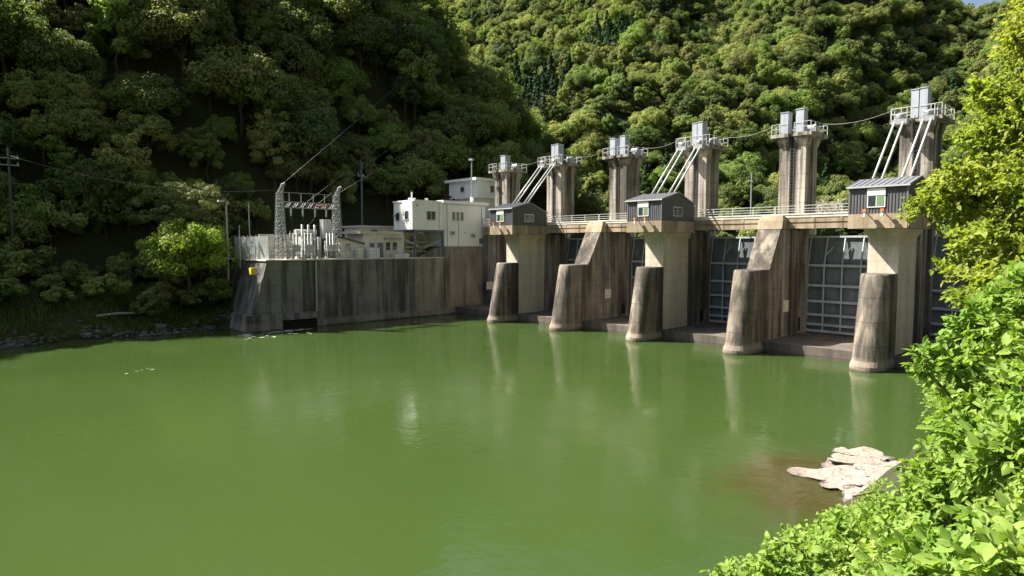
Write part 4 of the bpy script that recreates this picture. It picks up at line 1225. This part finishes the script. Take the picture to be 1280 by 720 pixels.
for k, (x, y, s_) in enumerate(((-83.6, 21.6, 0.75), (-83.2, 14.2, 0.6), (-83.8, 25.6, 0.6))):
    o = link(bpy.data.objects.new('boulder', base_rocks[k])); o.location = (x, y, max(0.0, float(height(x, y))) + 0.1); o.scale = (s_, s_, s_ * 0.8); o.rotation_euler.z = k
    tag(o, 'grey boulder larger than the stones around it on the left waterline', 'boulder', 'boulders on the left waterline')
lg = MB().tube([(-85.6, 15.6, 2.35), (-85.5, 17.6, 2.5), (-85.3, 19.6, 2.45), (-85.2, 21.0, 2.6)], [0.16, 0.15, 0.12, 0.05], 7).build('driftwood_log', 'log', None, True)
solo(lg, 'pale bare driftwood log lying on the left bank grass', 'log')

# foam by the tail race
fm = MB(); rf_ = random.Random(3)
def blob(x, y, lx, ly):
    n = 10; pts = []
    for k in range(n):
        a = 2 * math.pi * k / n; q = rf_.uniform(.5, 1.1)
        pts.append((x + lx * math.cos(a) * q, y + ly * math.sin(a) * q, 0.012))
    fm.poly(pts, [tuple(range(n))])
for k in range(26): blob(-76.0 + rf_.gauss(0, .5) + 0.9, 33.2 + rf_.gauss(0, 2.4), rf_.uniform(.05, .28), rf_.uniform(.1, .9))
for k in range(14): blob(-72.5 + rf_.gauss(0, 1.0), 31.0 + rf_.gauss(0, 2.5), rf_.uniform(.05, .15), rf_.uniform(.1, .5))
for k in range(5): blob(-60 + rf_.gauss(0, .6), 13.5 + rf_.gauss(0, 1.2), rf_.uniform(.02, .06), rf_.uniform(.1, .4))
tag(fm.build('foam', 'foam'), 'thin white foam drifting from the outlet at the foot of the river wall', 'foam', kind='stuff')

# ---------------------------------------------------------------- right bank: rock shelf
rk = thing('rock_outcrop', (-9.5, 31.5, -0.3), 'pale pinkish rock slabs at the water edge below the leafy right bank', 'rock')
RS = []
r3 = random.Random(21)
for k in range(70):
    f = r3.random(); g_ = r3.random()
    y = 29.0 + 5.3 * g_; xl = -11.1 - (y - 29.6) * 0.364; x = xl + 0.6 + f * (-7.2 - xl)
    sz = r3.choice((0.35, 0.5, 0.7, 1.0, 1.3)) * (0.75 + 0.5 * f)
    RS.append((x, y, sz * r3.uniform(1.0, 1.5), sz * r3.uniform(0.55, 0.9), (0.16 + 0.16 * sz) * (0.7 + 1.0 * f)))
rm = [rock_mesh('rock', 20 + k, 'rock', 3, 0.42) for k in range(5)]
for k, (x, y, a, b, c) in enumerate(RS):
    o = link(bpy.data.objects.new('rock', rm[k % 5]), rk)
    o.location = (x + 9.5, y - 31.5, 0.3 + c * 0.15); o.scale = (a, b, c); o.rotation_euler = (r.uniform(-.08, .08), r.uniform(-.08, .08), 0.7 + r.uniform(-.5, .5))

# ---------------------------------------------------------------- right bank: shrubs with single leaves
LV = np.array([(0, 0, 0), (-.26, .28, .05), (.26, .28, .05), (0, .33, -.02), (-.22, .66, .02), (.22, .66, .02), (0, .68, -.05), (0, 1.0, -.12)])
LF = np.array([(0, 3, 1), (0, 2, 3), (1, 3, 6), (1, 6, 4), (3, 2, 5), (3, 5, 6), (4, 6, 7), (6, 5, 7)])
_leaf_me = {}
def leaf_me(mat):
    if mat not in _leaf_me: _leaf_me[mat] = mesh_np('leaf', LV, LF, mat)
    return _leaf_me[mat]
def shrub(name, base, blobs, ntwig, per, llen, label, cat, mat, seed, nsingle=120, stem_r=0.05, group=None, droop=0.25):
    r = np.random.default_rng(seed)
    t = thing(name, base, label, cat, group)
    B = np.array(base)
    m = MB()
    Ps = []; Ds = []; Ls = []
    cs = []
    for bi, (cx, cy_, cz, rx, ry, rz) in enumerate(blobs):
        c = np.array([cx, cy_, cz]) - B
        k = max(1, int(ntwig * (rx * rz) / sum(q[3] * q[5] for q in blobs)))
        hub = c - np.array([0, 0, rz * 0.45])
        mid = hub * 0.5 + r.normal(0, 0.12, 3) * np.linalg.norm(hub) * 0.3
        m.tube([(0, 0, -0.2), tuple(mid), tuple(hub), tuple(c)], [stem_r, stem_r * .75, stem_r * .5, stem_r * .25], 5)
        for _ in range(k):
            d = r.normal(size=3); d[2] += 0.25; d /= np.linalg.norm(d)
            e = c + d * np.array([rx, ry, rz]) * r.uniform(0.55, 1.06)
            s0 = c + d * np.array([rx, ry, rz]) * r.uniform(0.0, 0.35)
            n_ = r.integers(max(3, per - 4), per + 5)
            f = np.sort(r.uniform(0.15, 1.0, n_))[:, None]
            sg = np.array([0, 0, -droop * r.uniform(0, 1)]) * np.linalg.norm(e - s0)
            P = s0 + (e - s0) * f + sg * f ** 2
            if r.random() < 0.45: m.tube([tuple(s0), tuple(s0 + (e - s0) * .5 + sg * .25), tuple(e + sg)], [llen * .06, llen * .045, llen * .02], 3, False)
            ax = (e - s0) / (np.linalg.norm(e - s0) + 1e-6)
            dd = r.normal(size=(n_, 3)) * 0.75 + ax * 0.7 + np.array([0, 0, -0.12])
            Ps.append(P); Ds.append(dd); Ls.append(llen * np.clip(r.lognormal(-0.12, 0.32, n_), 0.35, 1.7))
    P = np.concatenate(Ps); D = np.concatenate(Ds); L = np.concatenate(Ls)
    D /= np.linalg.norm(D, axis=1, keepdims=True)
    N = r.normal(size=P.shape) * 0.55 + np.array([-0.25, -0.15, 1.0])
    Xa = np.cross(D, N); Xa /= np.linalg.norm(Xa, axis=1, keepdims=True) + 1e-9
    Na = np.cross(Xa, D)
    m.build('stem', 'twig', None)
    so = bpy.data.objects[-1] if False else None
    st_ = [o for o in COL.objects if o.name.startswith('stem') and o.parent is None][-1]
    st_.parent = t
    # the leaves that show largest are single leaves, the rest one mass
    dist = np.linalg.norm(P + B - np.array([0, 0, 10.5]), axis=1) / L
    o_ = np.argsort(dist + r.uniform(0, 12, len(dist)))
    one, rest_ = o_[:nsingle], o_[nsingle:]
    W = (LV[None, :, 0, None] * Xa[rest_][:, None] + LV[None, :, 1, None] * D[rest_][:, None] + LV[None, :, 2, None] * Na[rest_][:, None]) * L[rest_][:, None, None] + P[rest_][:, None]
    Fm = (LF[None] + (np.arange(len(rest_)) * len(LV))[:, None, None]).reshape(-1, 3)
    fo = link(bpy.data.objects.new('foliage', mesh_np('foliage', W.reshape(-1, 3), Fm, mat)), t); fo['kind'] = 'stuff'
    lm = leaf_me(mat)
    for j in one:
        o = link(bpy.data.objects.new('leaf', lm), t)
        mt = Matrix(((*Xa[j], 0), (*D[j], 0), (*Na[j], 0), (0, 0, 0, 1))).transposed()
        mt = Matrix.Translation(Vector(P[j])) @ mt @ Matrix.Scale(float(L[j]), 4)
        o.matrix_local = mt
    return t
G = 'leafy shrubs on the right bank'
def gz(x, y): return float(height(x, y))
shrub('yellow_tree', (-1.2, 16.6, gz(-1.2, 16.6)),
      [(-2.3, 15.9, 13.0, 1.15, 1.3, 1.1), (-1.6, 16.0, 14.6, 1.3, 1.3, 1.2), (-2.6, 15.4, 11.6, 1.25, 1.1, .85), (-3.2, 15.0, 11.35, .75, .8, .55), (-1.7, 15.0, 11.6, 1.3, 1.2, 1.0), (-1.0, 15.4, 12.8, 1.2, 1.2, 1.2), (-2.0, 15.0, 10.6, .95, 1.0, .55), (-1.2, 15.0, 10.4, 1.0, 1.0, .7), (-1.9, 16.4, 15.4, .8, .9, .6), (-1.6, 14.8, 9.6, .9, .9, .6), (-0.9, 15.4, 9.0, 1.0, 1.0, .8), (-3.55, 14.4, 11.25, .5, .7, .4), (-3.2, 14.7, 11.75, .6, .8, .4), (-2.9, 15.7, 13.5, .5, .7, .5), (-2.9, 15.6, 12.7, .65, .8, .5), (-2.5, 16.2, 14.4, .6, .8, .6), (-2.2, 16.7, 15.2, .6, .8, .6), (-2.6, 14.2, 10.6, .6, .7, .45), (-2.0, 14.3, 10.1, .7, .8, .5), (-2.3, 13.6, 9.9, .5, .7, .45), (-1.8, 13.6, 9.5, .6, .7, .5), (-1.3, 13.6, 9.9, .7, .7, .6), (-1.5, 13.4, 9.0, .6, .7, .5), (-2.7, 13.2, 10.1, .45, .5, .35), (-2.6, 13.25, 10.55, .4, .5, .3), (-2.2, 12.8, 9.9, .5, .6, .4), (-2.3, 12.3, 9.7, .4, .5, .35), (-1.9, 11.85, 9.5, .4, .5, .35)],
      3800, 15, 0.098, 'tall yellow green leafy tree overhanging the end of the dam from the right bank', 'tree', 'leaf_yellow', 41, 200, 0.05)
shrub('leafy_shrub', (-1.2, 10.6, gz(-1.2, 10.6)),
      [(-1.45, 9.9, 9.3, .72, .8, .55), (-1.2, 9.9, 9.9, .55, .6, .42), (-1.95, 9.5, 9.05, .45, .5, .38), (-1.0, 9.4, 9.0, .7, .7, .6), (-1.6, 9.3, 8.6, .6, .6, .45), (-1.8, 9.8, 9.5, .35, .4, .3), (-1.6, 10.3, 9.75, .4, .5, .35), (-1.4, 10.9, 10.0, .5, .5, .4), (-2.2, 9.2, 9.05, .3, .4, .25)],
      560, 16, 0.10, 'bushy shrub with clustered pointed leaves in front of the dam end', 'shrub', 'leaf_near', 42, 220, 0.04, G)
shrub('leafy_shrub', (-1.0, 7.4, gz(-1.0, 7.4)),
      [(-1.1, 6.8, 8.75, .55, .6, .5), (-.75, 6.2, 8.85, .55, .55, .5), (-1.45, 7.2, 8.3, .5, .5, .42), (-.6, 6.6, 9.3, .5, .5, .42), (-1.5, 7.9, 8.6, .3, .35, .25), (-1.7, 7.6, 7.9, .5, .5, .4)],
      560, 15, 0.08, 'dense shrub of small bright leaves hanging over the rock slabs', 'shrub', 'leaf_near', 43, 240, 0.03, G)
shrub('leafy_vine', (-1.9, 6.2, gz(-1.9, 6.2)),
      [(-2.1, 6.7, 7.45, .6, .6, .34), (-2.75, 6.4, 6.95, .55, .5, .3), (-1.5, 6.3, 7.75, .6, .6, .4), (-2.4, 6.0, 6.9, .6, .6, .3), (-1.7, 5.6, 7.4, .6, .6, .35), (-2.3, 7.4, 7.3, .6, .6, .3), (-2.9, 7.1, 6.6, .6, .6, .3), (-1.9, 7.9, 7.5, .5, .5, .3), (-3.2, 6.2, 6.3, .5, .5, .28), (-2.6, 5.3, 6.5, .6, .6, .3), (-2.96, 5.9, 7.0, .45, .45, .3), (-2.86, 6.5, 7.1, .4, .4, .28), (-2.9, 7.4, 7.0, .45, .45, .3), (-2.75, 8.3, 6.95, .5, .5, .3), (-2.5, 8.6, 7.0, .5, .5, .32), (-2.2, 8.7, 7.15, .5, .5, .32)],
      1500, 14, 0.075, 'low spreading vine with pale green leaves along the bank edge', 'shrub', 'leaf_near', 44, 250, 0.02, G)
shrub('leafy_vine', (-.7, 4.6, gz(-.7, 4.6)),
      [(-.95, 4.9, 8.35, .5, .5, .32), (-.5, 4.1, 8.75, .42, .45, .3), (-.65, 5.2, 8.5, .5, .5, .4), (-1.2, 5.2, 8.0, .5, .5, .3), (-.3, 4.6, 8.8, .4, .4, .35), (-1.4, 4.6, 7.6, .5, .5, .3)],
      560, 13, 0.085, 'close trailing vine with broad light green leaves at the foot of the bank shrubs', 'shrub', 'leaf_near', 45, 250, 0.02, G)
shrub('leafy_shrub', (-3.4, 10.6, gz(-3.4, 10.6)),
      [(-3.2, 10.0, 5.9, .8, .9, .4), (-4.0, 9.6, 5.1, .7, .9, .4), (-1.9, 11.0, 7.1, .7, .9, .5), (-3.6, 10.8, 5.4, .8, .9, .4), (-3.4, 8.4, 5.9, .8, .8, .4), (-2.2, 13.0, 7.0, .7, 1.0, .6), (-3.4, 12.0, 5.6, .7, .9, .45), (-4.2, 13.5, 4.9, .7, .9, .45), (-4.8, 15.5, 4.1, .7, 1.0, .3), (-5.4, 17.5, 3.5, .7, 1.0, .28), (-6.0, 19.5, 2.9, .6, 1.0, .25), (-6.4, 22.0, 2.5, .6, 1.0, .25), (-4.4, 11.4, 4.7, .6, .8, .4), (-6.8, 24.5, 2.1, .6, 1.0, .25)],
      1500, 14, 0.10, 'leafy shrub growing lower down the right bank behind the vines', 'shrub', 'leaf_near', 47, 120, 0.03, G)
shrub('leafy_shrub', (-5.0, 27.0, gz(-5.0, 27.0)),
      [(-5.2, 27.0, 5.3, 1.6, 1.6, 1.0), (-5.6, 28.5, 4.2, 1.2, 1.5, .9), (-4.5, 25.0, 6.2, 1.6, 1.6, 1.1), (-4.8, 31.0, 5.2, 1.7, 1.7, 1.0), (-5.6, 33.5, 4.6, 1.6, 1.6, 1.0), (-4.2, 22.0, 5.6, 1.2, 1.5, .9)],
      900, 14, 0.14, 'leafy shrub growing above the pale rock slabs', 'shrub', 'leaf_near', 46, 60, 0.05, G)
